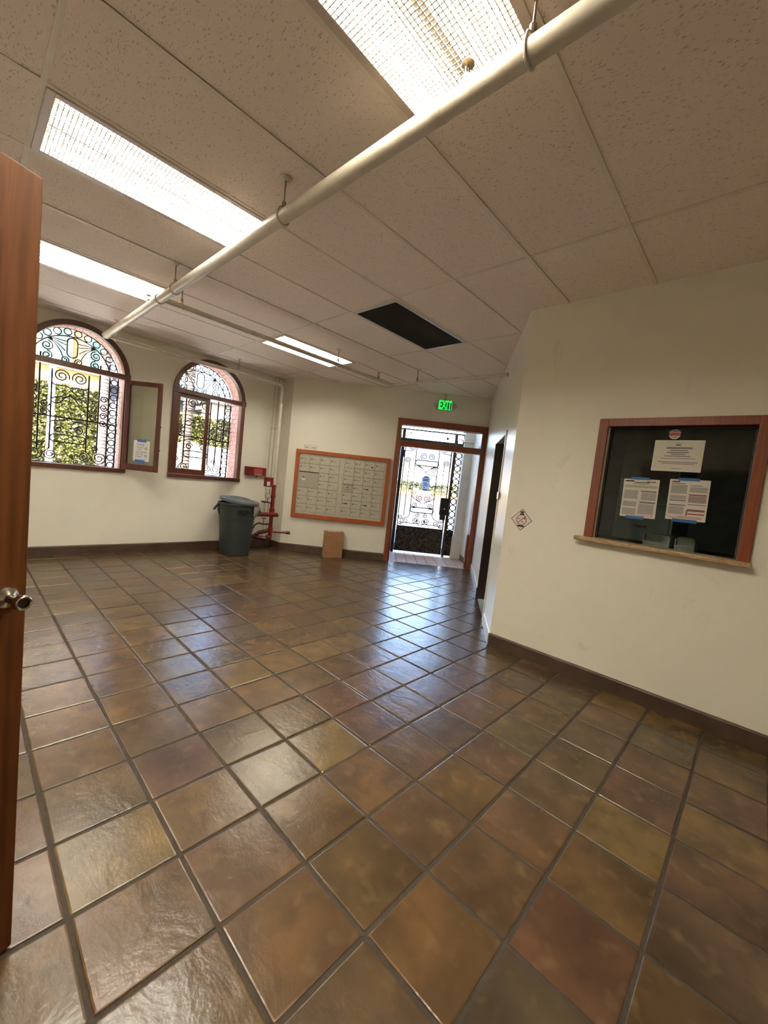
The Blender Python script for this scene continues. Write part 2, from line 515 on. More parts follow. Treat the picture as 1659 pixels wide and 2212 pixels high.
for n, (vis, cxx, cyy, full, pl) in enumerate(cand):
    if vis > 0 and n < 300:
        if full:
            o = bpy.data.objects.new('floor_tile', rnd.choice(FULL)); C.objects.link(o)
            o.rotation_euler = (rnd.uniform(-.0022, .0022), rnd.uniform(-.0022, .0022), rnd.choice((0, math.pi)))
        else:
            if area(pl) < 0: pl = pl[::-1]
            o = MB().prism([(x - cxx, y - cyy) for x, y in pl], -.014, 0).build('floor_tile', 'saltillo', bevel=.003)
        o.location = (cxx, cyy, rnd.uniform(-.0008, .0008)); o.parent = floor
    else:
        if area(pl) < 0: pl = pl[::-1]
        rest.prism(pl, -.014, 0)
if rest.v: stuff(rest.build('floor_tile_field', 'saltillo', floor))

# ------------------------------------------------------------------ ceiling grid
ceiling = struct(poly_slab('ceiling', 'stucco_white', ROOM, ZC + .135, ZC + .165))
GX = [.24 + 1.21 * k for k in range(-1, 6)]; GY = [.779 + .61 * k for k in range(-5, 11)]
LIGHT_CELLS = {(1, 5): 'near', (1, 8): 'left', (1, 11): 'third', (3, 11): 'fourth'}   # (x index, y index)
VENT_CELL = (3, 8)
xs = [XB] + [x for x in GX if XB < x < 6.5] + [6.6]; ys = [YB] + [y for y in GY if YB < y < YL] + [YL]
FULLP = None
for a in range(len(xs) - 1):
    for b in range(len(ys) - 1):
        x0, x1, y0, y1 = xs[a], xs[a + 1], ys[b], ys[b + 1]
        cxm, cym = (x0 + x1) / 2, (y0 + y1) / 2
        occ = False
        for (lx, ly) in ((.845, 1.084), (.845, 2.914), (.845, 4.744), (3.265, 4.744), (3.265, 2.914)):
            if abs(cxm - lx) < .1 and abs(cym - ly) < .1: occ = True
        if occ: continue
        pl = sh_clip(ROOM, (x0 + .012, x1 - .012, y0 + .012, y1 - .012))
        if len(pl) < 3 or abs(area(pl)) < .004: continue
        if area(pl) < 0: pl = pl[::-1]
        o = MB().prism([(x - cxm, y - cym) for x, y in pl], .004, .018).build('ceiling_tile', 'acoustic', ceiling)
        o.location = (cxm, cym, ZC + random.uniform(-.0015, .001))
def bar(poly_rect, nm, dz=0):
    pl = sh_clip(ROOM, poly_rect)
    if len(pl) < 3: return
    if area(pl) < 0: pl = pl[::-1]
    MB().prism(pl, ZC - .001 + dz, ZC + .003 + dz).build(nm, 't_bar', ceiling)
for x in GX:
    if XB < x < 6.4: bar((x - .012, x + .012, YB, YL), 'main_runner')
for y in GY:
    if YB < y < YL: bar((XB, 6.6, y - .012, y + .012), 'cross_runner', -.0006)

# ------------------------------------------------------------------ walls
W1, W2 = 1.055, 2.756
ZS = 2.43
wl = wall_mesh('wall_left', 'plaster', rect(XB - .12, PIER.x + .0, 0, ZC + .16),
               [arch(W1, .566, 1.15, ZS), arch(W2, .566, 1.15, ZS)], .42)
wl.location = (0, YL, 0); struct(wl)
p2_ = mail(-1.735, .42); 
struct(poly_slab('wall_corner', 'plaster', [(PIER.x, PIER.y), (p2_.x, p2_.y), (p2_.x, YL + .42), (PIER.x, YL + .42)], 0, ZC + .16))
wm = wall_mesh('wall_far', 'plaster', [(-1.735, 0), (.20, 0), (.20, 2.46), (1.655, 2.46), (1.655, 0), (1.77, 0), (1.77, ZC + .16), (-1.735, ZC + .16)], [], .14)
wm.location = mail(0); wm.rotation_euler = (0, 0, MROT); struct(wm)
wc = wall_mesh('wall_corridor', 'gloss_plaster', [(-KLEN - .05, 0), (-1.62, 0), (-1.62, 2.06), (-.72, 2.06), (-.72, 0), (0, 0), (0, ZC + .16), (-KLEN - .05, ZC + .16)], [], .12)
wc.location = K0; wc.rotation_euler = (0, 0, KROT); struct(wc)
wr = wall_mesh('wall_right', 'plaster_scuffed', rect(-1.70, 2.2, 0, ZC + .16), [rect(-.945, -.087, 1.15, 2.017)], .12)
wr.location = (XR, 0, 0); wr.rotation_euler = (0, 0, -math.pi / 2); struct(wr)
wb = struct(MB().box(XB - .12, XB, YB - .12, YL, 0, ZC + .16).build('wall_back', 'plaster'))
wr2 = struct(MB().box(XB - .12, 6.8, YB - .12, YB, 0, ZC + .16).build('wall_rear', 'plaster'))
# office behind the service window
struct(MB().box(6.62, 6.74, YB, 3.62, 0, ZC + .16).build('wall_office', 'office_wall'))
OFFICE = [(XR + .12, YB), (6.62, YB), (6.62, 3.60), (K1.x + .05, K1.y - .17), (XR + .13, 1.56)]
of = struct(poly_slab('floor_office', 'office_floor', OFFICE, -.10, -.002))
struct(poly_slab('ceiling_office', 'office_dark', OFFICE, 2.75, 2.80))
# roof slab
G0, G1 = mail(.05, 1.30), mail(1.95, 1.30); e0 = mail(1.95, .1)
struct(poly_slab('roof', 'stucco_white', [(XB - .12, YB - .12), (6.9, YB - .12), (6.9, 3.3), (e0.x, e0.y), (G1.x, G1.y), (G0.x, G0.y), (PIER.x + .3, YL + .42), (XB - .12, YL + .42)], ZC + .17, ZC + .40))

# vestibule behind the exit door
def mail_box(name, mat, s0, s1, o0, o1, z0, z1, parent=None, bevel=0):
    o = MB().box(s0, s1, o0, o1, z0, z1).build(name, mat, parent, bevel=bevel)
    if parent is None: o.location = mail(0); o.rotation_euler = (0, 0, MROT)
    return o
struct(mail_box('wall_vestibule_right', 'white_plaster', 1.72, 1.95, .14, 1.22, 0, ZC + .17))
struct(mail_box('wall_vestibule_left', 'white_plaster', -.12, .12, .14, 1.22, 0, ZC + .17))
fv = struct(mail_box('floor_vestibule', 'grout', .12, 1.72, 0, 1.30, -.10, -.006))
for k in range(5):
    for q in range(8):
        a0, a1 = .20 + q * .19, .20 + (q + 1) * .19
        if a1 > 1.72: a1 = 1.715
        oo = MB().box(a0 + .004, a1 - .004, .01 + k * .25, .25 + k * .25, -.012, 0).build('paving_tile', 'threshold', fv, bevel=.003)
pil = struct_empty('trim_1', mail(1.62, 1.04), MROT)
MB().box(-.10, .10, -.09, .12, 0, .46).build('plinth', 'stone', pil, bevel=.008)
MB().box(-.075, .10, -.065, .12, .46, 2.36).build('shaft', 'stone', pil, bevel=.006)
MB().box(-.09, .10, -.08, .12, .44, .475).build('base_moulding', 'stone', pil, bevel=.006)
MB().box(-.10, .10, -.09, .12, 2.36, 2.43).box(-.085, .10, -.075, .12, 2.43, 2.56).box(-.11, .10, -.10, .12, 2.56, 2.62).build('capital', 'stone', pil, bevel=.006)
bv = struct(mail_box('baseboard_vestibule', 'base_tile', 1.705, 1.72, .16, .93, 0, .10))

# baseboards
def base_run(name, mat, length, h=.125, t=.016):
    n = 1
    prof = [(0, 0), (-t, 0), (-t, h - .012), (-t * .7, h - .003), (-t * .2, h), (0, h)]
    mb = MB(); vs = [(0, y, z) for y, z in prof] + [(length, y, z) for y, z in prof]; m = len(prof)
    mb.add(vs, [tuple(range(m)), tuple(range(m, 2 * m))[::-1]] + [(i, m + i, m + (i + 1) % m, (i + 1) % m) for i in range(m)])
    return mb.build(name, mat)
b1 = struct(base_run('baseboard_left', 'base_tile', PIER.x - XB - .016)); b1.location = (XB, YL, 0)
b2 = struct(base_run('baseboard_corner', 'base_tile', YL - PIER.y)); b2.location = (PIER.x, YL, 0); b2.rotation_euler = (0, 0, -math.pi / 2)
b3 = struct(base_run('baseboard_far', 'base_tile', 1.735 + .135)); b3.location = mail(-1.735); b3.rotation_euler = (0, 0, MROT)
b4 = struct(base_run('baseboard_right', 'base_tile', 1.70 - YB, .115)); b4.location = (XR, 1.70, 0); b4.rotation_euler = (0, 0, -math.pi / 2)
b5 = struct(base_run('baseboard_corridor', 'white_base', .60, .115)); b5.location = K0 + KD * .60; b5.rotation_euler = (0, 0, KROT)
b6 = struct(base_run('baseboard_corridor_far', 'white_base', KLEN - 1.75, .115)); b6.location = K0 + KD * (KLEN - .03); b6.rotation_euler = (0, 0, KROT)

# ------------------------------------------------------------------ arched windows
def arch_ring(hw_o, hw_i, z0, y0, y1, zs=ZS, n=28, mb=None):
    mb = mb or MB()
    lo, li = arch(0, hw_o, z0, zs, n), arch(0, hw_i, z0, zs, n)
    lo = lo[1:] + [lo[0]]; li = li[1:] + [li[0]]
    m = len(lo)
    vs = [(x, y0, z) for x, z in lo] + [(x, y0, z) for x, z in li] + [(x, y1, z) for x, z in lo] + [(x, y1, z) for x, z in li]
    fs = []
    for i in range(m - 1):
        fs += [(i, i + 1, m + i + 1, m + i), (2 * m + i + 1, 2 * m + i, 3 * m + i, 3 * m + i + 1), (2 * m + i, 2 * m + i + 1, i + 1, i), (m + i, m + i + 1, 3 * m + i + 1, 3 * m + i)]
    fs += [(0, m, 3 * m, 2 * m), (m - 1, 2 * m + m - 1, 3 * m + m - 1, m + m - 1)]
    return mb.add(vs, fs)

def sash(parent, hinge, ang, w, z0, z1, latch=False, flip=1):
    s = MB(); st = .055; t0, t1 = -.02, .02
    s.box(0, st, t0, t1, 0, z1 - z0).box(w - st, w, t0, t1, 0, z1 - z0).box(st, w - st, t0, t1, z1 - z0 - st, z1 - z0).box(st, w - st, t0, t1, 0, .085)
    o = s.build('sash', 'red_wood', parent, bevel=.004)
    o.location = (hinge[0], hinge[1], z0); o.rotation_euler = (0, 0, ang)
    MB().box(st, w - st, -.002, .002, .085, z1 - z0 - st).build('pane', 'old_glass', o)
    if latch:
        for zz in (.30, .62):
            MB().box(w, w + .018, -.008, .008, zz, zz + .014).build('latch', 'iron', o)
    return o

def window(n, cx, sashes):
    root = struct_empty('window_%d' % n, (cx, YL, 0))
    arch_ring(.57, .505, 1.19, -.03, .08).build('frame', 'red_wood', root, smooth=True, bevel=.004)
    MB().box(-.575, .575, -.04, .08, 1.135, 1.192).build('sill', 'red_wood', root, bevel=.006)
    MB().box(-.51, .51, -.025, .07, 2.405, 2.475).build('transom_bar', 'red_wood', root, bevel=.004)
    MB().box(-.575, -.50, -.045, -.028, 2.40, 2.48).box(.50, .575, -.045, -.028, 2.40, 2.48).build('frame_block', 'red_wood', root, bevel=.003)
    a = arch(0, .505, 2.475, ZS)
    pts = [(-.505, 2.475), (.505, 2.475)] + [p for p in arch(0, .505, 2.4, ZS)[2:] if p[1] > 2.476]
    mbp = MB(); k = len(pts)
    mbp.add([(x, .045, z) for x, z in pts] + [(x, .049, z) for x, z in pts], [tuple(range(k)), tuple(range(k, 2 * k))[::-1]] + [(i, (i + 1) % k, k + (i + 1) % k, k + i) for i in range(k)])
    mbp.build('fanlight_pane', 'glass', root)
    arch_ring(.567, .556, 1.152, .08, .15).build('inner_reveal', 'reveal_pink', root, smooth=True)
    arch_ring(.567, .560, 1.152, .15, .42).build('mortar_lining', 'mortar', root, smooth=True)
    # brick reveal: right and left jambs plus arch
    rb = random.Random(n)
    z = 1.155; row = 0
    while z < ZS - .03:
        cuts = [(.152, .28), (.288, .418)] if row % 2 == 0 else [(.152, .215), (.223, .351), (.359, .418)]
        for (ya, yb_) in cuts:
            for sg in (1, -1):
                d = rb.uniform(.0, .004)
                MB().box(*( (.549 + d, .5605) if sg > 0 else (-.5605, -.549 - d)), ya, yb_, z + .004, z + .068).build('brick', 'brick_pink', root)
        z += .0745; row += 1
    na = 22
    for i in range(na):
        a0, a1 = math.pi * (i + .06) / na, math.pi * (i + .94) / na
        cuts = [(.152, .28), (.288, .418)] if i % 2 == 0 else [(.152, .215), (.223, .351), (.359, .418)]
        for ya, yb_ in cuts:
            r0, r1 = .5605, .550
            vs = []
            for y in (ya, yb_):
                for r in (r0, r1):
                    for a_ in (a0, (a0 + a1) / 2, a1): vs.append((r * math.cos(a_), y, ZS + r * math.sin(a_)))
            # idx: y*6 + r*3 + a
            fs = [(0, 1, 4, 3), (1, 2, 5, 4), (6, 9, 10, 7), (7, 10, 11, 8), (3, 4, 10, 9), (4, 5, 11, 10), (0, 6, 7, 1), (1, 7, 8, 2), (0, 3, 9, 6), (2, 8, 11, 5)]
            MB().add(vs, fs).build('brick', 'brick_pink', root)
    for s in sashes: sash(root, *s)
    return root
window(1, W1, [((.535, -.035), R_(-49), .50, 1.19, 2.405, True), ((-.535, -.035), R_(229), .50, 1.19, 2.405, True)])
window(2, W2, [((-.503, .03), 0, .50, 1.19, 2.405), ((.525, -.04), R_(-116.6), .50, 1.19, 2.405, True)])

# ------------------------------------------------------------------ wrought iron grilles
def spiral(c, r0, r1, a0, turns, n=22):
    return [(c[0] + (r0 + (r1 - r0) * i / n) * math.cos(a0 + turns * 2 * math.pi * i / n), c[1] + (r0 + (r1 - r0) * i / n) * math.sin(a0 + turns * 2 * math.pi * i / n)) for i in range(n + 1)]
def bez(p0, p1, p2, p3, n=10):
    out = []
    for i in range(n + 1):
        t = i / n; u = 1 - t
        out.append(tuple(u ** 3 * a + 3 * u * u * t * b + 3 * u * t * t * c + t ** 3 * d for a, b, c, d in zip(p0, p1, p2, p3)))
    return out
def stadium(cx, cz, hw, hh, n=8):
    r = min(hw, hh); dx, dz = hw - r, hh - r
    out = []
    for q, (sx, sz) in enumerate(((1, 1), (-1, 1), (-1, -1), (1, -1))):
        for i in range(n + 1):
            a = math.pi / 2 * (q + i / n); out.append((cx + sx * dx + r * math.cos(a), cz + sz * dz + r * math.sin(a)))
    return out
def circ(cx, cz, r, n=16): return [(cx + r * math.cos(2 * math.pi * i / n), cz + r * math.sin(2 * math.pi * i / n)) for i in range(n)]
def iron(parent, name, pts, r=.0085, closed=False, y=0, mat='iron', n=6):
    return MB().tube([(x, y, z) for x, z in pts], r, n, closed).build(name, mat, parent, smooth=True)

RING = {}
def ring(parent, x, z, r=.041):
    if r not in RING:
        RING[r] = MB().tube([(a, 0, b) for a, b in circ(0, 0, r)], .0078 if r < .05 else .0105, 6, True).mesh('ring'); RING[r].materials.append(M['iron'])
        for p in RING[r].polygons: p.use_smooth = True
    o = bpy.data.objects.new('ring', RING[r]); C.objects.link(o); o.parent = parent; o.location = (x, 0, z); return o

def grille(cx, label):
    g = thing('window_grille', label, 'grille', (cx - .005, YL + .445, 0), 0, 'wrought iron window grilles')
    for sg in (-1, 1):
        for (x, z0, z1) in ((.325, 1.36, 2.60), (.20, 1.36, 2.42), (.442, 1.15, 2.44), (.545, 1.13, 2.44)):
            b_ = MB().box(sg * x - .009, sg * x + .009, -.008, .008, z0, z1).build('bar', 'iron', g)
        for k in range(12): ring(g, sg * .498, 1.215 + k * .1075)
        # pins between ring column and wall
        for k in range(9): MB().box(min(sg * .545, sg * .575), max(sg * .545, sg * .575), -.005, .005, 1.27 + k * .135, 1.285 + k * .135).build('pin', 'iron', g)
        S = lambda pts: [(sg * x, z) for x, z in pts]
        iron(g, 'scroll', S(spiral((.264, 2.70), .066, .014, R_(95), 1.7)))
        iron(g, 'scroll', S(spiral((.262, 2.575), .060, .014, R_(90), 1.6)))
        iron(g, 'scroll', S(spiral((.075, 2.565), .045, .010, R_(200), -1.5)))
        for k, (ex, ez) in enumerate(((.06, 2.81), (.065, 2.76), (.075, 2.68), (.10, 2.60))):
            iron(g, 'spray', S(bez((.255, 2.79), (.20, 2.83 - k * .02), (.13, 2.80 - k * .03), (ex, ez))), .007)
        iron(g, 'scroll', S(spiral((.10, 2.345), .088, .016, R_(200), -1.9)))
        iron(g, 'wave', S(bez((.20, 2.25), (.17, 2.17), (.08, 2.26), (0, 2.20))))
        iron(g, 'wave', S(bez((.20, 2.02), (.12, 2.12), (.06, 2.02), (0, 2.12))))
        iron(g, 'wave', S(bez((.20, 2.00), (.11, 1.92), (.09, 2.06), (0, 2.10))))
        iron(g, 'wave', S(bez((.20, 1.72), (.12, 1.80), (.06, 1.70), (0, 1.82))))
        iron(g, 'scroll', S(spiral((.262, 1.955), .050, .012, R_(180), 1.6)))
        iron(g, 'scroll', S(spiral((.262, 1.845), .050, .012, R_(180), -1.6)))
        for zz, dr in ((2.13, 1), (2.02, -1), (1.90, 1), (1.80, -1)):
            iron(g, 'scroll', S(spiral((.384, zz), .048, .012, R_(0), dr * 1.5)))
        iron(g, 'scroll', S(spiral((.11, 1.64), .060, .012, R_(170), -1.5)))
        iron(g, 'scroll', S(bez((.20, 1.40), (.20, 1.34), (.28, 1.32), (.275, 1.27)) + spiral((.362, 1.297), .092, .018, R_(198), 1.9)))
        iron(g, 'scroll', S(spiral((.185, 1.297), .070, .014, R_(0), -1.8)))
        iron(g, 'scroll', S(bez((.40, 1.185), (.25, 1.20), (.18, 1.18), (.12, 1.18)) + spiral((.10, 1.215), .035, .010, R_(-90), -1.2)))
        iron(g, 'scroll', S(spiral((.30, 1.42), .038, .010, R_(-20), 1.4)))
    for rr in (.442, .545):
        iron(g, 'arch_bar', [(rr * math.cos(math.pi * i / 30), 2.44 + rr * math.sin(math.pi * i / 30)) for i in range(31)], .009)
    for k in range(14):
        a = math.pi * (k + .5) / 14; ring(g, .498 * math.cos(a), 2.44 + .498 * math.sin(a))
    MB().box(-.60, .60, -.009, .009, 1.788, 1.808).build('cross_bar', 'iron', g)
    MB().box(-.56, .56, -.007, .007, 1.145, 1.157).build('cross_bar', 'iron', g)
    MB().box(-.45, .45, -.007, .007, 1.176, 1.188).build('cross_bar', 'iron', g)
    iron(g, 'oval', stadium(0, 2.737, .056, .128), .009, True)
    iron(g, 'oval', stadium(0, 1.517, .195, .050), .009, True)
    return g
grille(W1, 'wrought iron scroll grille outside the larger window beside the wooden door')
grille(W2, 'wrought iron scroll grille outside the smaller arched window above the bin')

# ------------------------------------------------------------------ exit door frame with transom
d1 = struct_empty('door_1', mail(0), MROT)
MB().box(.140, .222, -.022, .16, 0, 2.55).build('jamb', 'frame_wood', d1, bevel=.004)
MB().box(1.640, 1.738, -.022, .16, 0, 2.55).build('jamb', 'frame_wood', d1, bevel=.004)
MB().box(.222, 1.640, -.022, .16, 2.44, 2.55).build('head', 'frame_wood', d1, bevel=.004)
MB().box(.222, 1.640, -.018, .14, 2.065, 2.165).build('transom_bar', 'frame_wood', d1, bevel=.004)
MB().box(.222, 1.640, .05, .055, 2.165, 2.44).build('transom_pane', 'glass', d1)
MB().box(.222, .245, .03, .12, 0, 2.065).build('door_stop', 'frame_wood', d1, bevel=.003)
MB().box(1.615, 1.640, .03, .12, 0, .62).build('door_stop', 'frame_wood', d1, bevel=.003)

# doorway in the corridor wall
d2 = struct_empty('door_2', K0, KROT)
MB().box(-.72, -.69, -.012, .10, 0, 2.10).build('jamb', 'gloss_plaster', d2, bevel=.003)
MB().box(-1.66, -.69, -.012, .10, 2.055, 2.10).build('head', 'gloss_plaster', d2, bevel=.003)
MB().box(-1.65, -1.61, -.020, .13, 0, 2.055).build('dark_jamb', 'dark_brown_paint', d2, bevel=.003)
MB().box(-1.66, -1.60, -.032, .02, 0, .14).build('plinth_block', 'dark_brown_paint', d2, bevel=.004)
MB().box(-.75, -.60, -.018, -.010, 1.355, 1.43).build('hinge_plate', 'steel', d2, bevel=.002)
lf = MB().box(-.045, 0, 0, .88, .01, 2.04).build('door_leaf', 'dark_brown_paint', d2, bevel=.003)
lf.location = (-1.60, .12, 0)

# wall and casing of the doorway the wooden door hangs in
d3 = struct_empty('door_3', (XB, 1.06, 0))
MB().box(-.01, .03, -.05, .03, 0, 2.12).build('jamb', 'door_wood', d3, bevel=.003)
MB().box(-.01, .03, -1.06, -.98, 0, 2.12).build('jamb', 'door_wood', d3, bevel=.003)
MB().box(-.01, .03, -.98, -.05, 2.06, 2.12).build('head', 'door_wood', d3, bevel=.003)
MB().box(-.01, .006, -.98, -.05, 0, 2.06).build('opening_shade_panel', 'office_dark', d3)  # flat dark panel on the solid wall, colour stands for an unlit opening

# ------------------------------------------------------------------ fluorescent troffers
def louver_mesh():
    mb = MB(); W, L = 1.115, .515
    nx, ny = 58, 27
    for i in range(nx + 1):
        x = -W / 2 + W * i / nx; mb.box(x - .0019, x + .0019, -L / 2, L / 2, 0, .004)
    for j in range(ny + 1):
        y = -L / 2 + L * j / ny; mb.box(-W / 2, W / 2, y - .0019, y + .0019, 0, .004)
    me = mb.mesh('louver'); me.materials.append(M['louver_plastic']); return me
LOUVER = louver_mesh()
def troffer(x, y, label, glow):
    t = thing('ceiling_light', label, 'ceiling light', (x, y, ZC), 0, 'recessed fluorescent ceiling lights')
    a, b = .593, .293
    f = MB()
    f.box(-a, -a + .036, -b, b, -.008, .006).box(a - .036, a, -b, b, -.008, .006)
    f.box(-a + .036, a - .036, -b, -b + .036, -.008, .006).box(-a + .036, a - .036, b - .036, b, -.008, .006)
    f.build('frame', 'white_metal', t, bevel=.003)
    h = MB(); hz = .12
    h.box(-.565, .565, -.265, .265, hz, hz + .004)
    h.box(-.567, -.560, -.265, .265, .006, hz).box(.560, .567, -.265, .265, .006, hz)
    h.box(-.560, .560, -.267, -.260, .006, hz).box(-.560, .560, .260, .267, .006, hz)
    h.build('housing', 'reflector', t)
    lo = bpy.data.objects.new('louver', LOUVER); C.objects.link(lo); lo.parent = t; lo.location = (0, 0, -.007)
    MB().prism([(-.020, .006), (.020, .006), (.045, hz), (-.045, hz)], -.55, .55, Matrix(((0, 0, 1, 0), (1, 0, 0, 0), (0, 1, 0, 0), (0, 0, 0, 1)))).build('ballast_cover', 'ballast', t)
    for yy in (-.195, -.085, .085, .195):
        o = MB().cyl((-.55, yy, .022), (.55, yy, .022), .0127, 12).build('tube', 'tube_glow_' + glow, t, smooth=True)
        for sx in (-1, 1): MB().cyl((sx * .540, yy, .022), (sx * .558, yy, .022), .0135, 10).build('tube_cap', 'white_metal', o)
    return t
troffer(.845, 1.084, 'large louvered ceiling light at the top of the photo above the pipe', 'warm')
troffer(.845, 2.914, 'long louvered ceiling light at upper left above the wooden door', 'cool')
troffer(.845, 4.744, 'louvered ceiling light in front of the larger arched window', 'dim')
troffer(3.265, 4.744, 'small distant ceiling light crossed by the thin branch pipe', 'far')

# ceiling return-air vent
v = thing('ceiling_vent', 'dark return air grille with white rim in the ceiling', 'vent', (3.265, 2.914, ZC))
a, b = .593, .293
MB().box(-a, -a + .03, -b, b, -.008, .006).box(a - .03, a, -b, b, -.008, .006).box(-a + .03, a - .03, -b, -b + .03, -.008, .006).box(-a + .03, a - .03, b - .03, b, -.008, .006).build('frame', 'white_gloss', v, bevel=.003)
MB().box(-.565, .565, -.265, .265, .016, .020).build('backing', 'vent_dark', v)
SL = MB().box(-.563, .563, -.002, .002, -.004, .012).mesh('slat'); SL.materials.append(M['vent_dark'])
for k in range(42):
    o = bpy.data.objects.new('slat', SL); C.objects.link(o); o.parent = v; o.location = (0, -.2575 + k * .01256, 0); o.rotation_euler = (R_(20), 0, 0)

# ------------------------------------------------------------------ sprinkler pipes
ZP = 2.83
def hanger(parent, x, y, z, r, axis):
    h = MB()
    h.cyl((x, y, z + r + .03), (x, y, ZC - .002), .0045, 8)
    o = h.build('hanger_rod', 'steel', parent, smooth=True)
    ringp = [(math.cos(2 * math.pi * i / 16) * (r + .004), math.sin(2 * math.pi * i / 16) * (r + .004) + (.012 if math.sin(2 * math.pi * i / 16) > .5 else 0)) for i in range(16)]
    if axis == 'y': pts = [(x + a, y, z + b) for a, b in ringp]
    else: pts = [(x, y + a, z + b) for a, b in ringp]
    MB().tube(pts, .0055, 6, True).build('hanger_ring', 'pipe_paint', o, smooth=True)
    MB().cyl((x, y, z + r + .018), (x, y, z + r + .045), .012, 8).build('hanger_nut', 'steel', o)
    MB().lathe([(.012, -.012), (.03, -.004), (.032, 0)], 14, (x, y, ZC - .002)).build('ceiling_flange', 'pipe_paint', o, smooth=True)
def head(parent, x, y, z0):
    h = thing_part = MB().lathe([(.016, 0), (.016, .018), (.013, .018), (.013, .035), (.010, .037)], 12, (x, y, z0)).build('sprinkler_head', 'brass', parent, smooth=True)
    MB().tube([(x - .010, y, z0 + .036), (x - .014, y, z0 + .052), (x, y, z0 + .070)], .003, 6).tube([(x + .010, y, z0 + .036), (x + .014, y, z0 + .052), (x, y, z0 + .070)], .003, 6).build('sprinkler_yoke', 'steel', h)
    MB().lathe([(.004, .068), (.024, .072), (.024, .075), (.004, .078)], 14, (x, y, z0)).build('deflector', 'steel', h, smooth=True)
mp = thing('sprinkler_pipes', 'cream sprinkler pipes hung under the ceiling with hangers and heads', 'pipe', (1.24, 0, ZP))
MB().cyl((0, YB + .01, 0), (0, 6.135, 0), .037, 24).build('main_pipe', 'pipe_paint', mp, smooth=True)
MB().cyl((0, 1.07, 0), (0, 1.09, 0), .0385, 24).build('pipe_seam', 'pipe_paint', mp, smooth=True)
MB().cyl((0, 4.195, 0), (0, 4.285, 0), .044, 20).build('tee', 'pipe_paint', mp, smooth=True)
MB().lathe([(.0005, -.044), (.03, -.036), (.044, 0), (.03, .036), (.0005, .044)], 16, (0, 6.135, 0)).build('end_fitting', 'pipe_paint', mp, smooth=True)
def elbow(c, d1, d2, r=.05, n=6):
    """path points of a rounded corner at c arriving along d1 and leaving along d2"""
    c, d1, d2 = Vector(c), Vector(d1).normalized(), Vector(d2).normalized()
    p0, p1 = c - d1 * r, c + d2 * r
    return [tuple((p0 * (1 - t) ** 2 + c * 2 * t * (1 - t) + p1 * t * t)) for t in [i / n for i in range(n + 1)]]
kx = 4.44 - 1.24
MB().tube([(0, 4.24, .02)] + elbow((kx, 4.24, .02), (1, 0, 0), (.06, -1, 0)) + [(kx + .10, 2.44, .02)], .024, 14).build('branch_pipe', 'pipe_paint', mp, smooth=True)
RX, RY = 3.755, 6.135
wx = RX - 1.24
MB().tube([(0, RY, 0)] + elbow((wx, RY, 0), (1, 0, 0), (0, 0, -1), .07, 8) + [(wx, RY, 1.275 - ZP)], .028, 16).build('wall_pipe', 'pipe_paint', mp, smooth=True)
MB().cyl((wx, RY, -.30), (wx, RY, -.36), .036, 16).build('coupling', 'pipe_paint', mp, smooth=True)
_zc = ZC; ZC = ZC - ZP
for y in (.735, 2.18, 3.84): hanger(mp, 0, y, 0, .037, 'y')
hanger(mp, .20, 4.24, .02, .024, 'x'); hanger(mp, 3.37 - 1.24, 4.24, .02, .024, 'x'); hanger(mp, kx + .03, 3.80, .02, .024, 'y')
hanger(mp, .10, RY, 0, .033, 'x'); hanger(mp, 1.72, RY, 0, .033, 'x')
ZC = _zc
for y in (.98, 4.535): head(mp, 0, y, .036)
head(mp, 4.13 - 1.24, 4.24, .043)
for k, (xx, yy, rr) in enumerate(((3.93, YL - .015, .010), (3.86, YL - .012, .007))):
    cd = thing('conduit', ('thicker' if k == 0 else 'thinner') + ' cream conduit running up the corner behind the riser pipe', 'conduit', (xx, yy, .13), 0, 'corner conduits')
    MB().cyl((0, 0, 0), (0, 0, ZC - .13), rr, 10).build('tube', 'pipe_paint', cd, smooth=True)
    for zz in (.9, 2.0): MB().box(-rr - .012, rr + .012, -rr - .003, .012, zz, zz + .02).build('strap', 'pipe_paint', cd)

# red standpipe with alarm switch, gauge and drain
sp = thing('fire_riser', 'red fire riser pipe with pressure gauge and valves behind the bin', 'fire riser', (RX, RY, 0))
MB().cyl((0, 0, .20), (0, 0, 1.15), .034, 16).build('riser_pipe', 'red_paint', sp, smooth=True)
MB().cyl((0, 0, 1.15), (0, 0, 1.274), .028, 16).build('riser_neck', 'pipe_paint', sp, smooth=True)
MB().cyl((0, 0, .66), (0, 0, .74), .045, 16).cyl((0, 0, .36), (0, 0, .40), .045, 16).cyl((0, 0, .93), (0, 0, .97), .041, 16).build('coupling', 'red_paint', sp, smooth=True)
MB().tube([(.09, -.05, .635), (-.33, .02, .635)], .036, 14).build('cross_pipe', 'red_paint', sp, smooth=True)
MB().tube([(0, 0, .335), (.30, -.16, .335)], .020, 12).cyl((.24, -.128, .335), (.30, -.16, .335), .028, 12).build('drain_pipe', 'red_paint', sp, smooth=True)
MB().tube([(0, 0, .24)] + elbow((-.03, .02, .20), (0, 0, -1), (-.8, .35, .1), .05) + [(-.25, .14, .23), (-.33, .36, .20)], .040, 12).build('foot_elbow', 'dark_red_paint', sp, smooth=True)
MB().tube([(0, 0, .36), (-.16, .08, .31), (-.26, .13, .22)], .034, 10).build('valve_body', 'dark_red_paint', sp, smooth=True)
MB().tube([(-.02, .0, .47), (-.10, .05, .46), (-.19, .08, .475), (-.24, .10, .44), (-.32, .16, .22)], .014, 8).build('trim_pipe', 'dark_red_paint', sp, smooth=True)
vw = MB().tube([(-.11, .05, .47), (-.11, .05, .55)], .010, 8).build('valve_stem', 'brass', sp)
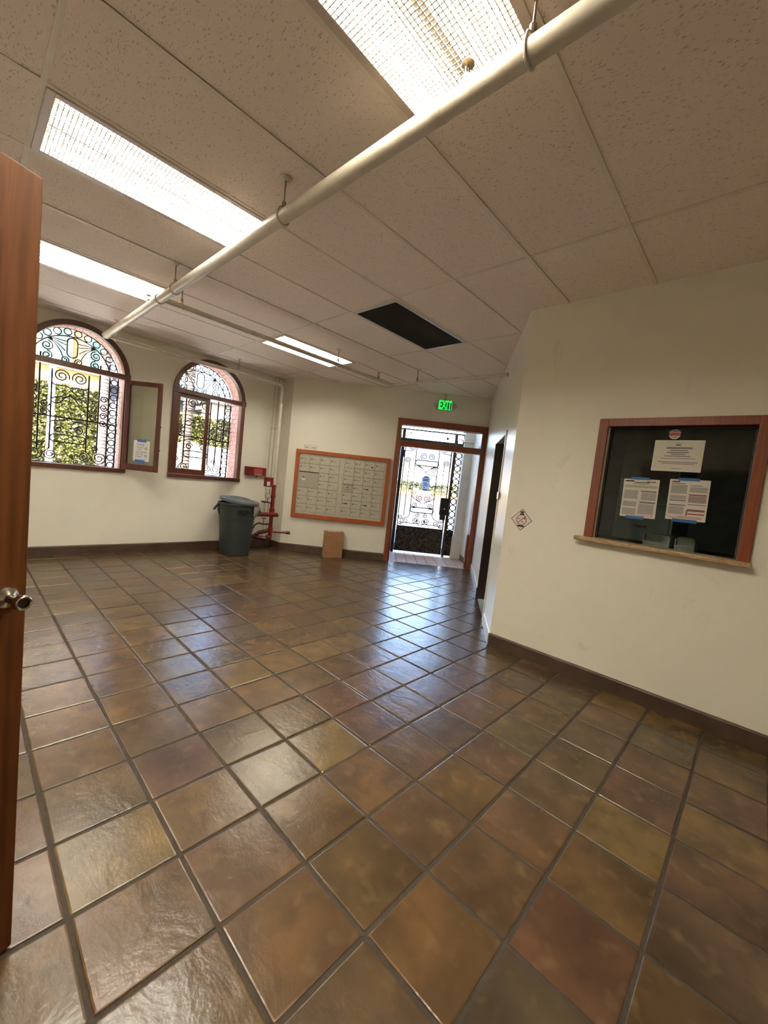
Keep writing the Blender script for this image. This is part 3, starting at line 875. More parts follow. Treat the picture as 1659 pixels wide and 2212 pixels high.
MB().lathe([(.038, 0), (.042, .008), (.038, .016)], 14, (-.11, .05, .55)).build('hand_wheel', 'steel', vw, smooth=True)
MB().tube([(-.02, 0, .835), (-.20, .02, .855)], .012, 8).cyl((-.13, .012, .845), (-.17, .015, .85), .018, 10).build('gauge_pipe', 'dark_red_paint', sp, smooth=True)
gx = Vector((-.105, -.01, .955)); view = Vector((-.45, -.88, .05)).normalized()
gq = view.to_track_quat('Z', 'Y').to_matrix().to_4x4()
gauge = MB().lathe([(.046, -.018), (.050, -.010), (.050, .012), (.044, .014)], 20, (0, 0, 0), Matrix.Translation(gx) @ gq).build('gauge', 'iron', sp, smooth=True)
MB().lathe([(.043, .0142), (.043, .0155)], 20, (0, 0, 0), Matrix.Translation(gx) @ gq).build('gauge_face', 'gauge_face', gauge)
MB().tube([(-.105, 0, .845), (-.105, 0, .92)], .008, 8).build('gauge_stem', 'iron', gauge)
al = MB().box(-.175, -.045, -.045, .045, 1.11, 1.27).build('alarm_switch', 'red_paint', sp, bevel=.008)
MB().box(-.165, -.105, -.0475, -.045, 1.13, 1.20).build('switch_label', 'paper', al)
MB().cyl((-.045, 0, 1.19), (.02, 0, 1.17), .022, 10).tube([(0, 0, 1.15), (.03, -.02, 1.17), (.075, -.03, 1.185)], .008, 6).build('clamp', 'brass', al, smooth=True)

# red notice box on the wall
rb_ = thing('red_box', 'red rectangular metal box on the wall right of the windows', 'alarm box', (3.602, YL, 1.345))
MB().box(-.19, .19, -.075, 0, -.072, .072).build('case', 'red_sign', rb_, bevel=.005)
MB().box(-.045, .105, -.077, -.075, -.052, .045).build('label_plate', 'pink_print', rb_)
for zz in (.03, .005, -.02): MB().box(-.03, .09, -.0778, -.077, zz - .004, zz + .004).build('label_line', 'red_sign', rb_)
MB().box(-.03, .10, -.079, -.075, -.062, -.056).build('label_edge', 'paper', rb_)
MB().lathe([(.012, -.02), (.014, 0)], 10, (.03, -.035, -.085)).build('lock', 'iron', rb_)

# ------------------------------------------------------------------ grey trash bin
BX, BY = 3.115, 6.10
bn = thing('trash_bin', 'large round dark grey plastic rubbish bin below the smaller window', 'trash bin', (BX, BY, 0), R_(-27))
prof = [(.215, 0), (.225, .01), (.228, .05), (.238, .15), (.262, .56), (.268, .58), (.272, .60), (.283, .785), (.300, .79), (.304, .81), (.300, .825), (.284, .825), (.270, .60), (.225, .03)]
MB().lathe(prof, 40).build('body', 'bin_grey', bn, smooth=True)
for sx in (-1, 1):
    MB().tube([(sx * .285, -.075, .79), (sx * .345, -.065, .70), (sx * .345, .065, .70), (sx * .285, .075, .79)], .016, 8).build('handle', 'bin_grey', bn, smooth=True)
    MB().prism([(sx * .265, .0), (sx * .30, .10), (sx * .29, .19), (sx * .255, .19)][::sx], -.085, .085, Matrix(((1, 0, 0, 0), (0, 0, -1, 0), (0, 1, 0, .60), (0, 0, 0, 1)))).build('handle_web', 'bin_grey', bn, bevel=.004)
for k in range(4):
    a = R_(-90 + (k - 1.5) * 42)
    MB().box(-.055, .055, -.004, .006, .575, .587, Matrix.Rotation(a + math.pi / 2, 4, 'Z') @ Matrix.Translation((0, -.268, 0))).build('rib', 'bin_grey', bn)
cu_a = R_(20)
text('BRUTE', .062, 'black_print', bn, Matrix.Rotation(cu_a, 4, 'Z') @ at(0, -.2845, .705), 'lettering', .25, .004, .002)
MB().box(-.045, .045, -.281, -.277, .655, .665, Matrix.Rotation(cu_a, 4, 'Z')).build('lettering', 'black_print', bn)
lp = [(.302, -.035), (.306, -.010), (.300, .006), (.270, .012), (.262, .006), (.225, .008), (.215, .022), (.12, .032), (.10, .026), (.0005, .030)]
lid = MB().lathe(lp, 40).build('lid', 'lid_grey', bn, smooth=True)
lid['label'] = 'lighter grey lid lying tilted on the bin'
MB().lathe([(.14, .030), (.15, .037), (.16, .030)], 32).build('raised_rim', 'lid_grey', lid, smooth=True)
lid.location = (.022, -.005, .868); lid.rotation_euler = (R_(2.0), R_(6.5), 0)
rb2 = random.Random(5); vs = []; nn = 16
for i in range(8):
    for j in range(nn):
        a = R_(-35 + j * 5.6); t = i / 7; rr = .292 + .062 * math.sin(math.pi * min(1, t * 1.05)) * math.sin(math.pi * (j + .5) / nn) + rb2.uniform(-.005, .005)
        vs.append((rr * math.cos(a), rr * math.sin(a), .815 - t * .19))
m_ = MB().add(vs, [(i * nn + j, i * nn + j + 1, (i + 1) * nn + j + 1, (i + 1) * nn + j) for i in range(7) for j in range(nn - 1)])
simple('liner_plastic', (.30, .28, .25), .25, 0, .25, 14, .4, 16)
lo_ = m_.build('liner', 'liner_plastic', bn, smooth=True)
lo_['label'] = 'clear plastic liner bulging over the side'
so = lo_.modifiers.new('thick', 'SOLIDIFY'); so.thickness = .002

# ------------------------------------------------------------------ cardboard box
cb = thing('cardboard_box', 'tall brown cardboard box standing on the floor under the mailboxes', 'box', (4.525, 5.315, 0), R_(-25))
MB().box(-.165, .165, 0, .13, 0, .455).build('carton', 'cardboard', cb, bevel=.003)
MB().box(.05, .165, -.0012, 0, .265, .268).box(-.165, .165, .063, .067, .4551, .4556).build('seam', 'iron_brown', cb)
for k in range(3): MB().box(-.12 + k * .085, -.05 + k * .085, .01, .06, .455, .4563).build('label_strip', 'paper', cb)

# ------------------------------------------------------------------ mailboxes
mb_ = thing('mailbox_bank', 'wall bank of small metal mailboxes in an orange wood frame', 'mailboxes', mail(-.745), MROT)
X0, X1, Z0, Z1 = -.835, .835, .618, 1.818; fw = .066
for (a0, a1, c0, c1, nm) in ((X0, X1, Z1 - fw, Z1, 'frame_rail'), (X0, X1, Z0, Z0 + fw + .008, 'frame_rail'), (X0, X0 + fw, Z0 + fw + .008, Z1 - fw, 'frame_stile'), (X1 - fw, X1, Z0 + fw + .008, Z1 - fw, 'frame_stile')):
    MB().box(a0, a1, -.055, 0, c0, c1).build(nm, 'mail_wood', mb_, bevel=.004)
MB().box(X0 + fw, X1 - fw, -.028, 0, Z0 + fw, Z1 - fw).build('panel', 'mail_metal', mb_)
for (ga, gb) in ((-.757, -.051), (.036, .742)):
    MB().box(ga, gb, -.0300, -.028, 1.724 - 7 * .1425, 1.724).build('gap_shade_backing', 'mail_gap_shade', mb_)  # dark backing sheet, paints the shade in the gaps between mailbox doors
MB().box(-.048, .030, -.036, -.028, Z0 + fw + .01, Z1 - fw - .01).build('divider', 'mail_metal', mb_, bevel=.002)
cw, ch = .1765, .1425
def mdoor(xa, xb, za, zb, black=False, slot=False):
    o = MB().box(xa + .003, xb - .003, -.035, -.028, za + .003, zb - .003).build('mailbox_door', 'mail_metal', mb_, bevel=.0015)
    MB().cyl((xa + .030, -.035, (za + zb) / 2 + .01), (xa + .030, -.041, (za + zb) / 2 + .01), .0115, 8).build('lock', 'iron_brown', o)
    MB().box(xa + .055, xa + .105, -.0362, -.035, (za + zb) / 2 + (.004 if not black else -.002), (za + zb) / 2 + (.012 if not black else .018)).build('name_label', 'black_print' if black else 'grey_print', o)
for u, xs0 in enumerate((-.757, .036)):
    zt = 1.724
    for r in range(7):
        for c in range(4):
            xa = xs0 + c * cw; zb = zt - r * ch; za = zb - ch
            if u == 0 and r in (2, 3) and c < 2: continue
            if u == 1 and r == 3 and c == 0: continue
            mdoor(xa, xa + cw, za, zb, u == 1 and (r, c) in ((3, 2), (5, 0), (5, 2)))
    if u == 0:
        zb = zt - 2 * ch; o = MB().box(xs0 + .003, xs0 + 2 * cw - .003, -.036, -.028, zb - 2 * ch + .003, zb - .016).build('parcel_door', 'mail_slot_metal', mb_, bevel=.0015)
        MB().box(xs0 + .012, xs0 + 2 * cw - .02, -.037, -.028, zb - .015, zb - .001).build('letter_slot', 'black_print', mb_)
        MB().box(xs0 + .06, xs0 + .125, -.038, -.036, zb - .155, zb - .125).build('slot_label', 'paper', o)
        MB().cyl((xs0 + .09, -.036, zb - .10), (xs0 + .09, -.042, zb - .10), .012, 8).build('lock', 'iron_brown', o)
    else:
        zb = zt - 3 * ch; o = MB().box(xs0 + .003, xs0 + cw - .003, -.036, -.028, zb - ch + .003, zb - .018).build('parcel_door', 'mail_slot_metal', mb_, bevel=.0015)
        MB().box(xs0 + .01, xs0 + cw - .012, -.040, -.028, zb - .017, zb - .001).build('letter_slot', 'steel', mb_)
        MB().cyl((xs0 + .085, -.036, zb - .06), (xs0 + .085, -.042, zb - .06), .012, 8).build('lock', 'iron_brown', o)
        MB().box(xs0 + .06, xs0 + .11, -.0372, -.036, zb - .11, zb - .095).build('slot_label', 'grey_print', o)
MB().cyl((.035 + 2.75 * cw, -.036, 1.63), (.035 + 2.75 * cw, -.041, 1.63), .015, 8).build('sticker', 'iron_brown', mb_)
ml = thing('letter', 'white sheet of paper propped above the mailbox frame', 'paper', mail(-1.34, -.012, 1.818), MROT)
MB().box(-.125, .125, -.001, .001, 0, .10).build('sheet', 'paper', ml)
for k, (xa, xb) in enumerate(((-.10, -.04), (.02, .09))): MB().box(xa, xb, -.0016, -.001, .04, .05).build('print_line', 'grey_print', ml)
fl = thing('flyer', 'thin paper lying flat on top of the mailbox frame', 'paper', mail(-.72, -.03, 1.8185), MROT)
MB().box(-.12, .12, -.025, .025, 0, .012).build('sheet', 'paper', fl, bevel=.002)

# ------------------------------------------------------------------ exit sign
ex = thing('exit_sign', 'lit green EXIT sign on the wall above the door', 'exit sign', mail(.925, 0, 2.838), MROT)
MB().box(-.145, .145, -.05, 0, -.085, .085).build('housing', 'exit_housing', ex, bevel=.006)
MB().box(-.115, .115, -.052, -.05, -.076, .076).build('face', 'exit_face', ex)
text('EXIT', .205, 'exit_green', ex, at(0, -.053, 0) @ Matrix.Scale(.52, 4, (1, 0, 0)), 'lettering', 0, .001, .006)
for (xa, xb, za, zb) in ((-.115, .115, .070, .076), (-.115, .115, -.076, -.070), (-.115, -.109, -.07, .07), (.109, .115, -.07, .07)): MB().box(xa, xb, -.0535, -.052, za, zb).build('face_edge', 'exit_green', ex)
for sx in (-1, 1):
    MB().lathe([(.03, 0), (.034, .012), (.026, .03)], 14, (0, 0, 0), Matrix.Translation((sx * .175, -.02, .0)) @ Matrix.Rotation(math.pi / 2, 4, 'X')).build('lamp_head', 'exit_housing', ex, smooth=True)
MB().box(-.012, .012, -.04, -.01, .085, .20).build('conduit', 'exit_housing', ex)

# ------------------------------------------------------------------ service window
sw = struct_empty('window_3', (XR, .516, 0), -math.pi / 2)
hw, hz0, hz1 = .430, 1.165, 2.017
MB().box(-.495, -hw, -.022, .10, 1.15, 2.076).build('frame_stile', 'frame_wood', sw, bevel=.004)
MB().box(hw, .495, -.022, .10, 1.15, 2.076).build('frame_stile', 'frame_wood', sw, bevel=.004)
MB().box(-hw, hw, -.022, .10, hz1, 2.076).build('frame_head', 'frame_wood', sw, bevel=.004)
MB().box(-hw, hw, .058, .064, 1.150, hz1).build('pane', 'tinted_glass', sw)
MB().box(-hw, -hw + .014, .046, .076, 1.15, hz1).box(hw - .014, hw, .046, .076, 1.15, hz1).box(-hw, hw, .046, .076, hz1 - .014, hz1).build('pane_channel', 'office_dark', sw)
lg = thing('counter_ledge', 'narrow speckled stone ledge under the service window', 'ledge', (XR, .54, 1.118), -math.pi / 2)
MB().box(-.53, .53, -.065, .05, 0, .034).build('slab', 'granite', lg, bevel=.008, segs=3)

def sheet(name, label, x0, x1, z0, z1, yy, lines, mat='paper_window', tilt=0, tapes=(), cat='notice', group='notices on the service window'):
    cx_, cz_ = (x0 + x1) / 2, (z0 + z1) / 2; w_, h_ = x1 - x0, z1 - z0
    t = thing(name, label, cat, (XR + yy, .516 - cx_, z0), -math.pi / 2, group)
    mx = Matrix.Rotation(tilt, 4, 'Y')
    MB().box(-w_ / 2, w_ / 2, -.0006, .0006, 0, h_, mx).build('sheet', mat, t)
    for (xa, xb, za, zb, mt) in lines:
        MB().box(-w_ / 2 + xa * w_, -w_ / 2 + xb * w_, -.0012, -.0006, za * h_, zb * h_, mx).build('print_line', mt, t)
    for (xa, xb, za, zb) in tapes:
        MB().box(-w_ / 2 + xa * w_, -w_ / 2 + xb * w_, -.0020, -.0013, za * h_, zb * h_, mx).build('tape', 'blue_tape', t)
    return t
def row(z, x0, x1, h=.022, m='grey_print'): return (x0, x1, z - h / 2, z + h / 2, m)
YP = .0555
def S_(y): return .516 - y * 1.0165          # wall-plane measurement -> pane plane, local x
def Zp(z): return CAM_H + (z - CAM_H) * 1.0165
ln = [row(.90, .42, .58, .012), row(.845, .44, .54, .03, 'black_print'), row(.75, .26, .78, .055), row(.675, .34, .70, .028), row(.61, .28, .72, .035), row(.55, .36, .66, .028), row(.49, .24, .76, .028), row(.415, .16, .86, .018), row(.30, .12, .92, .02, 'plum_print'), row(.25, .20, .86, .018, 'red_print'), row(.09, .40, .62, .018)]
sheet('notice', 'landscape white notice at the top of the service window', S_(.629), S_(.342), Zp(1.70), Zp(1.918), YP, ln)
ln = [row(.945, .05, .30, .035, 'black_print'), row(.915, .32, .72, .018, 'black_print'), row(.88, .26, .74, .014)]
ln += [row(.83 - k * .022, .05, .95, .010) for k in range(3)]
ln += [row(.70 - k * .0165, .05, .44, .009) for k in range(14)] + [row(.40 - k * .0165, .05, .44, .009) for k in range(8)] + [row(.22 - k * .0165, .05, .44, .009) for k in range(11)]
ln += [row(.69, .52, .95, .02, 'black_print')] + [row(.65 - k * .0165, .55, .95, .009) for k in range(12)] + [row(.40, .52, .95, .045)] + [row(.35 - k * .0165, .50, .93, .009) for k in range(16)] + [row(.05, .50, .95, .01, 'red_print'), (.66, .90, .925, .95, 'plum_print')]
sheet('notice', 'left of the two taped sheets on the service window', S_(.783), S_(.558), Zp(1.350), Zp(1.631), YP, ln, tilt=R_(-1.0), tapes=((.20, .72, .985, 1.05), (.18, .70, -.04, .03)))
ln = [row(.945, .06, .26, .035, 'blue_print'), row(.90, .05, .40, .02), row(.86, .52, .82, .016)]
ln += [row(.86 - k * .0165, .05, .46, .009) for k in range(13)] + [row(.60 - k * .0165, .05, .46, .009) for k in range(6)] + [row(.48, .05, .46, .018, 'black_print'), row(.37, .05, .46, .018, 'black_print')] + [row(.33 - k * .0165, .05, .44, .009) for k in range(12)]
ln += [row(.82 - k * .0165, .52, .95, .009) for k in range(8)] + [row(.635, .52, .95, .03, 'plum_print')] + [row(.60 - k * .018, .52, .95, .012, 'plum_print') for k in range(9)] + [row(.40, .52, .95, .02), row(.26, .52, .95, .05, 'plum_print'), row(.17, .55, .95, .03, 'red_print'), (.50, .54, .12, .25, 'plum_print'), row(.06, .08, .90, .012, 'red_print'), row(.09, .30, .90, .012, 'red_print')]
sheet('notice', 'right of the two taped sheets on the service window', S_(.498), S_(.273), Zp(1.367), Zp(1.648), YP, ln, tilt=R_(-1.0), tapes=((.22, .74, .97, 1.04), (.18, .80, -.05, .03)))
st = thing('sticker', 'small octagonal sticker with a red band on the service window', 'sticker', (XR + YP - .0006, .516 - S_(.519), Zp(1.930)), -math.pi / 2)
oc = [(.037 * math.cos(R_(22.5 + 45 * k)), .037 * math.sin(R_(22.5 + 45 * k))) for k in range(8)]
MB().prism(oc, -.0008, .0002, Matrix(((1, 0, 0, 0), (0, 0, 1, 0), (0, 1, 0, .03), (0, 0, 0, 1)))).build('disc', 'paper_window', st)
MB().box(-.034, .034, -.0016, -.0008, .019, .041).build('band', 'red_print', st)
for zz in (.050, .006): MB().box(-.015, .018, -.0014, -.0008, zz, zz + .005).build('print_line', 'grey_print', st)
# wires of the reinforced look are left to the tint; things standing inside the office
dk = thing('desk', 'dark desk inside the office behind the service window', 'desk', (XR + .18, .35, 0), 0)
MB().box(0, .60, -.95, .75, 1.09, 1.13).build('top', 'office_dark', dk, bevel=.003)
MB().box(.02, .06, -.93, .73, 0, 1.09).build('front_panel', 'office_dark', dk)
for k, (yy, ww) in enumerate(((.575, .175), (.395, .125))):
    t = thing('paper_tray', ('wider left' if k == 0 else 'narrower right') + ' pale tray on the desk behind the service window', 'tray', (XR + .30, yy, 1.13), -math.pi / 2, 'pale trays behind the glass')
    MB().box(-ww / 2, ww / 2, -.01, .22, 0, .012).box(-ww / 2, ww / 2, -.01, 0, .012, .045).box(-ww / 2, -ww / 2 + .008, 0, .22, .012, .09).box(ww / 2 - .008, ww / 2, 0, .22, .012, .09).build('tray', 'white_gloss', t, bevel=.003)
    MB().box(-ww / 2 + .012, ww / 2 - .012, .03, .21, .012, .10).build('paper_stack', 'paper', t)
cbt = thing('filing_cabinet', 'dim grey cabinet inside the dark office at the left of the glass', 'cabinet', (XR + 1.35, .80, 0), R_(-8))
MB().box(-.25, .25, -.25, .25, 0, 1.95).build('body', 'office_wall', cbt, bevel=.004)
for k in range(4):
    o = MB().box(-.27, -.25, -.23, .23, .05 + k * .47, .49 + k * .47).build('drawer', 'office_wall', cbt, bevel=.004)
    MB().box(-.285, -.27, -.05, .05, .30 + k * .47, .32 + k * .47).build('handle', 'steel', o)

# ------------------------------------------------------------------ no-smoking diamond
ns = thing('no_smoking_sign', 'small diamond shaped prohibition sign near the wall corner', 'sign', (XR, 1.543, 1.108), -math.pi / 2)
q = .0975
dm = lambda r, y0, y1: MB().prism([(0, -r), (r, 0), (0, r), (-r, 0)], y0, y1, Matrix(((1, 0, 0, 0), (0, 0, 1, 0), (0, 1, 0, q), (0, 0, 0, 1))))
dm(q, -.0012, 0).build('plate', 'black_print', ns)
dm(q - .006, -.0016, -.0012).build('face', 'paper', ns)
MB().tube([(a, -.0018, b + q) for a, b in circ(0, 0, .044, 28)], .0030, 6, True).build('red_ring', 'red_print', ns)
MB().box(-.043, .043, -.0032, -.0018, -.003, .003, Matrix.Translation((0, 0, q)) @ Matrix.Rotation(R_(-45), 4, 'Y')).build('red_bar', 'red_print', ns)
MB().box(-.036, -.012, -.0021, -.0016, q + .004, q + .012).box(.0, .02, -.0021, -.0016, q - .022, q - .014).box(.018, .034, -.0021, -.0016, q + .006, q + .022).build('pictogram', 'grey_print', ns)
for (za, zb, ww) in ((.158, .172, .016), (.142, .154, .018), (.034, .048, .030)): MB().box(-ww, ww, -.0021, -.0016, za, zb).build('print_line', 'black_print', ns)

# ------------------------------------------------------------------ litter notice on the open casement
a49 = R_(-49)
nw = thing('casement_notice', 'white notice with blue tape on the open window pane', 'notice', (1.59 + .261 * math.cos(a49), 6.525 + .261 * math.sin(a49), 1.326), a49)
nw.location = Vector(nw.location) + Vector((math.sin(a49), -math.cos(a49), 0)) * .0045
MB().box(-.113, .113, -.0006, .0006, 0, .28).build('sheet', 'paper', nw)
for (b_, sz, xx, zz) in (('PLEASE', .034, -.012, .222), ('Do Not', .028, -.020, .188), ('Litter', .026, -.030, .160), ('POR FAVOR', .027, -.002, .122), ('No Tirar', .027, -.020, .092), ('Basura', .026, -.022, .062)):
    text(b_, sz, 'grey_print', nw, at(xx, -.0012, zz), 'lettering', 0, .0003, .0004)
for zz in (.178, .075): MB().tube([(a + .062, -.0012, b + zz) for a, b in circ(0, 0, .014, 14)], .0035, 5, True).build('icon', 'grey_print', nw)
for (xa, xb, za, zb) in ((-.078, .078, .245, .247), (-.078, .078, .030, .032), (-.078, -.076, .03, .247), (.076, .078, .03, .247)): MB().box(xa, xb, -.0011, -.0006, za, zb).build('print_border', 'grey_print', nw)
MB().box(-.065, .065, -.0022, -.0007, .262, .300).build('tape', 'blue_tape', nw)
MB().box(-.085, .055, -.0022, -.0007, -.02, .018).build('tape', 'blue_tape', nw)

# ------------------------------------------------------------------ wooden door at the left edge
dr = thing('wooden_door', 'brown wooden door standing open at the left edge of the photo', 'door', (.134, 1.367, 0), R_(23))
MB().box(-.915, 0, 0, .044, .008, 2.050).build('leaf', 'door_wood', dr, bevel=.003)
KM = Matrix.Translation((-.044, 0, 1.018)) @ Matrix.Rotation(math.pi / 2, 4, 'X')
kb = MB().lathe([(.027, 0), (.026, .005), (.018, .010), (.011, .016), (.010, .036), (.012, .044), (.017, .052), (.0190, .064), (.0180, .074), (.0158, .076), (.0125, .074), (.0118, .066)], 28, (0, 0, 0), KM).build('knob', 'nickel', dr, smooth=True)
MB().lathe([(.0115, .0655), (.0115, .0675)], 20, (0, 0, 0), KM).build('knob_recess', 'iron_brown', kb)
for zz in (.25, 1.05, 1.80): MB().cyl((-.915, .0, zz), (-.915, .0, zz + .09), .008, 8).build('hinge', 'steel', dr)
MB().box(0, .0015, .010, .034, .95, 1.07).build('latch_plate', 'nickel', dr)

# ------------------------------------------------------------------ iron entrance gate
gt = thing('iron_gate', 'ornate black iron entrance gate beyond the exit door', 'gate', mail(0, 1.05), MROT)
def gbox(nm, x0, x1, z0, z1, mat='iron', t=.010, y=0, par=None, bevel=0): return MB().box(x0, x1, y - t, y + t, z0, z1).build(nm, mat, par or gt, bevel=bevel)
# fixed side lights with ring columns
for (xa, xb) in ((.130, .262), (1.398, 1.530)):
    gbox('bar', xa - .006, xa + .006, .03, 2.52); gbox('bar', xb - .006, xb + .006, .03, 2.52)
    gbox('kick_panel', xa, xb, .03, .53, 'iron_cast', .012)
    gbox('cross_bar', xa, xb, .53, .56, 'iron', .012)
    for k in range(14): ring(gt, (xa + xb) / 2, .622 + k * .1335, .058)
    for k in range(15):
        z_ = .555 + k * .1335
        MB().lathe([(.002, -.014), (.014, 0), (.002, .014)], 8, ((xa + xb) / 2, 0, z_)).build('bead', 'iron', gt)
gbox('post', .282, .345, .0, 2.52, 'iron', .025, bevel=.004)
gbox('post', 1.345, 1.392, .0, 2.52, 'iron_brown', .025, bevel=.004)
gbox('lintel', .13, 1.53, 2.265, 2.335, 'iron', .025, bevel=.004)
gbox('lintel', .13, 1.53, 2.50, 2.525, 'iron', .02)
# overpanel ornament between the lintels
gbox('overpanel_bar', .29, 1.36, 2.468, 2.478); 
MB().prism([(.42, 2.425), (.475, 2.425), (.4475, 2.468)], -.006, .006, Matrix(((1, 0, 0, 0), (0, 0, 1, 0), (0, 1, 0, 0), (0, 0, 0, 1)))).build('overpanel_finial', 'iron', gt)
gbox('overpanel_bar', .34, 1.12, 2.402, 2.412, 'iron_brown')
for k, xx in enumerate((.62, .68, .71, .77, .90, .94, .97)): gbox('overpanel_letter_bar', xx - .004, xx + .004, 2.37 if k % 2 else 2.39, 2.44, 'iron_brown')
fls = MB().lathe([(.004, -.01), (.026, -.006), (.026, .006), (.004, .01)], 14, (0, 0, 0), Matrix.Translation((1.20, 0, 2.405)) @ Matrix.Rotation(math.pi / 2, 4, 'X')).build('rosette', 'iron', gt)
for k in range(10):
    a = 2 * math.pi * k / 10 + .3
    iron(gt, 'petal', [(1.20 + .03 * math.cos(a), 2.405 + .022 * math.sin(a)), (1.20 + .13 * math.cos(a), 2.405 + .055 * math.sin(a))], .005)
# the moving leaf
leaf = MB().box(.362, .380, -.012, .012, .035, 2.25).box(1.300, 1.322, -.012, .012, .035, 2.25).box(.380, 1.300, -.012, .012, 2.225, 2.25).box(.380, 1.300, -.012, .012, .53, .558).build('leaf_frame', 'iron', gt)
gbox('kick_panel', .375, 1.31, .040, .53, 'iron_cast', .014)
for x_, z0, z1 in ((.485, .76, 1.86), (.600, .80, 2.22), (1.065, .80, 2.22), (1.195, 1.22, 1.86)): gbox('leaf_bar', x_ - .008, x_ + .008, z0, z1, 'iron', .008)
iron(gt, 'oval', stadium(.84, 1.866, .238, .052), .0105, True); iron(gt, 'oval', stadium(.84, .907, .238, .052), .0105, True)
for sg in (-1, 1):
    S = lambda pts: [(.84 + sg * x, z) for x, z in pts]
    iron(gt, 'scroll', S(bez((.355, 1.82), (.355, 1.92), (.32, 1.93), (.36, 1.93)) + spiral((.40, 1.895), .055, .012, R_(140), -1.7)), .0085)
    iron(gt, 'scroll', S(spiral((.075, 2.00), .07, .014, R_(-60), 1.7)))
    iron(gt, 'scroll', S(spiral((.150, 1.735), .062, .014, R_(0), 1.8)))
    iron(gt, 'wave', S(bez((.238, 1.79), (.10, 1.85), (.06, 1.70), (0, 1.70))))
    iron(gt, 'wave', S(bez((.238, 1.60), (.18, 1.66), (.05, 1.62), (0, 1.69))))
    iron(gt, 'wave', S(bez((.238, 1.50), (.22, 1.36), (.12, 1.42), (.10, 1.40))))
    for (cx_, cz_, dd) in ((.19, 1.39, 1), (.19, 1.26, -1), (.29, 1.41, -1), (.29, 1.29, 1), (.41, 1.42, 1), (.41, 1.30, -1)):
        iron(gt, 'scroll', S(spiral((cx_, cz_), .045, .012, R_(0), dd * 1.5)), .0075)
    iron(gt, 'scroll', S(spiral((.075, 1.15), .070, .014, R_(60), -1.7)))
    iron(gt, 'wave', S(bez((.238, 1.20), (.20, 1.10), (.05, 1.10), (.02, 1.04))))
    iron(gt, 'scroll', S(spiral((.165, 1.00), .066, .014, R_(0), -1.8)))
    iron(gt, 'scroll', S(spiral((.085, .80), .048, .012, R_(90), 1.5)))
    iron(gt, 'scroll', S(spiral((.110, .69), .060, .012, R_(-90), 1.6)))
    iron(gt, 'scroll', S(spiral((.050, .665), .050, .012, R_(90), -1.5)))
    iron(gt, 'scroll', S(bez((.24, .80), (.25, .72), (.32, .75), (.36, .70)) + spiral((.315, .665), .06, .014, R_(40), -1.6)))
    iron(gt, 'scroll', S(spiral((.42, .73), .05, .012, R_(180), 1.6)))
    iron(gt, 'scroll', S(spiral((.42, .61), .04, .012, R_(90), 1.6)))
    iron(gt, 'wave', S([(.385, .575), (.385, .615), (.10, .625)] + bez((.10, .625), (.03, .63), (.02, .60), (.03, .58), 6)))
    iron(gt, 'spray', S(bez((.46, 2.20), (.38, 2.17), (.36, 2.10), (.30, 2.14)))); iron(gt, 'spray', S(bez((.46, 2.08), (.36, 2.10), (.30, 2.08), (.26, 2.16))))
lb = MB().box(1.195, 1.365, -.055, .03, .86, 1.21).box(1.215, 1.33, -.05, .03, .76, .86).build('lock_box', 'iron', gt, bevel=.008)
MB().lathe([(.028, 0), (.030, .012), (.02, .03), (.004, .034)], 16, (0, 0, 0), Matrix.Translation((1.285, -.055, .985)) @ Matrix.Rotation(math.pi / 2, 4, 'X')).build('knob', 'nickel', lb, smooth=True)
hb = MB().box(.282, .375, -.035, .03, 1.95, 2.09).build('hinge_box', 'iron', gt, bevel=.008)
gs = thing('gate_notice', 'small notice with blue tape fixed to the gate', 'notice', mail(.853, 1.03, 1.335), MROT)
MB().box(-.085, .085, -.0005, .0005, 0, .255).build('sheet', 'backlit_paper', gs)
MB().box(-.085, -.078, -.0014, -.0005, 0, .255).box(.078, .085, -.0014, -.0005, 0, .255).build('print_border', 'blue_print', gs)
for (za, zb, xa, xb) in ((.205, .222, -.06, .06), (.175, .195, -.06, .06), (.125, .14, -.05, .03), (.10, .115, -.03, .06), (.07, .085, -.05, .05), (.03, .05, -.03, .0)): MB().box(xa, xb, -.0022, -.0016, za, zb).build('print_line', 'blue_print', gs)
MB().box(-.05, .05, -.003, -.0022, .245, .275).box(-.05, .05, -.003, -.0022, -.02, .012).build('tape', 'blue_tape', gs)

# ------------------------------------------------------------------ outdoors
struct(MB().box(-14, 26, YL + .43, 40, -.25, -.03).build('pavement', 'concrete'))
# street ramp seen through the gate
DV = Vector((.785, .620, 0)); DN = Vector((-.620, .785, 0)); DROT = math.atan2(DV.y, DV.x)
st_ = struct_empty('street', (0, 0, 0), DROT)
ramp_mx = MB(); 
ramp_mx.add([(9.6, -9, -.02), (9.6, 9, -.02), (26, 9, 1.33), (26, -9, 1.33), (9.6, -9, -.3), (9.6, 9, -.3), (26, 9, -.3), (26, -9, -.3)], [(0, 3, 2, 1), (4, 5, 6, 7), (0, 1, 5, 4), (2, 3, 7, 6), (1, 2, 6, 5), (0, 4, 7, 3)]).build('roadway', 'asphalt', st_)
MB().box(19.6, 20.0, -9, 9, .80, 1.17).build('curb', 'curb_yellow', st_)
MB().box(19.57, 19.6, -9, 9, .80, .92).build('curb_face', 'curb_red', st_)
MB().box(20.0, 26, -9, 9, .9, 1.15).build('sidewalk', 'concrete', st_)

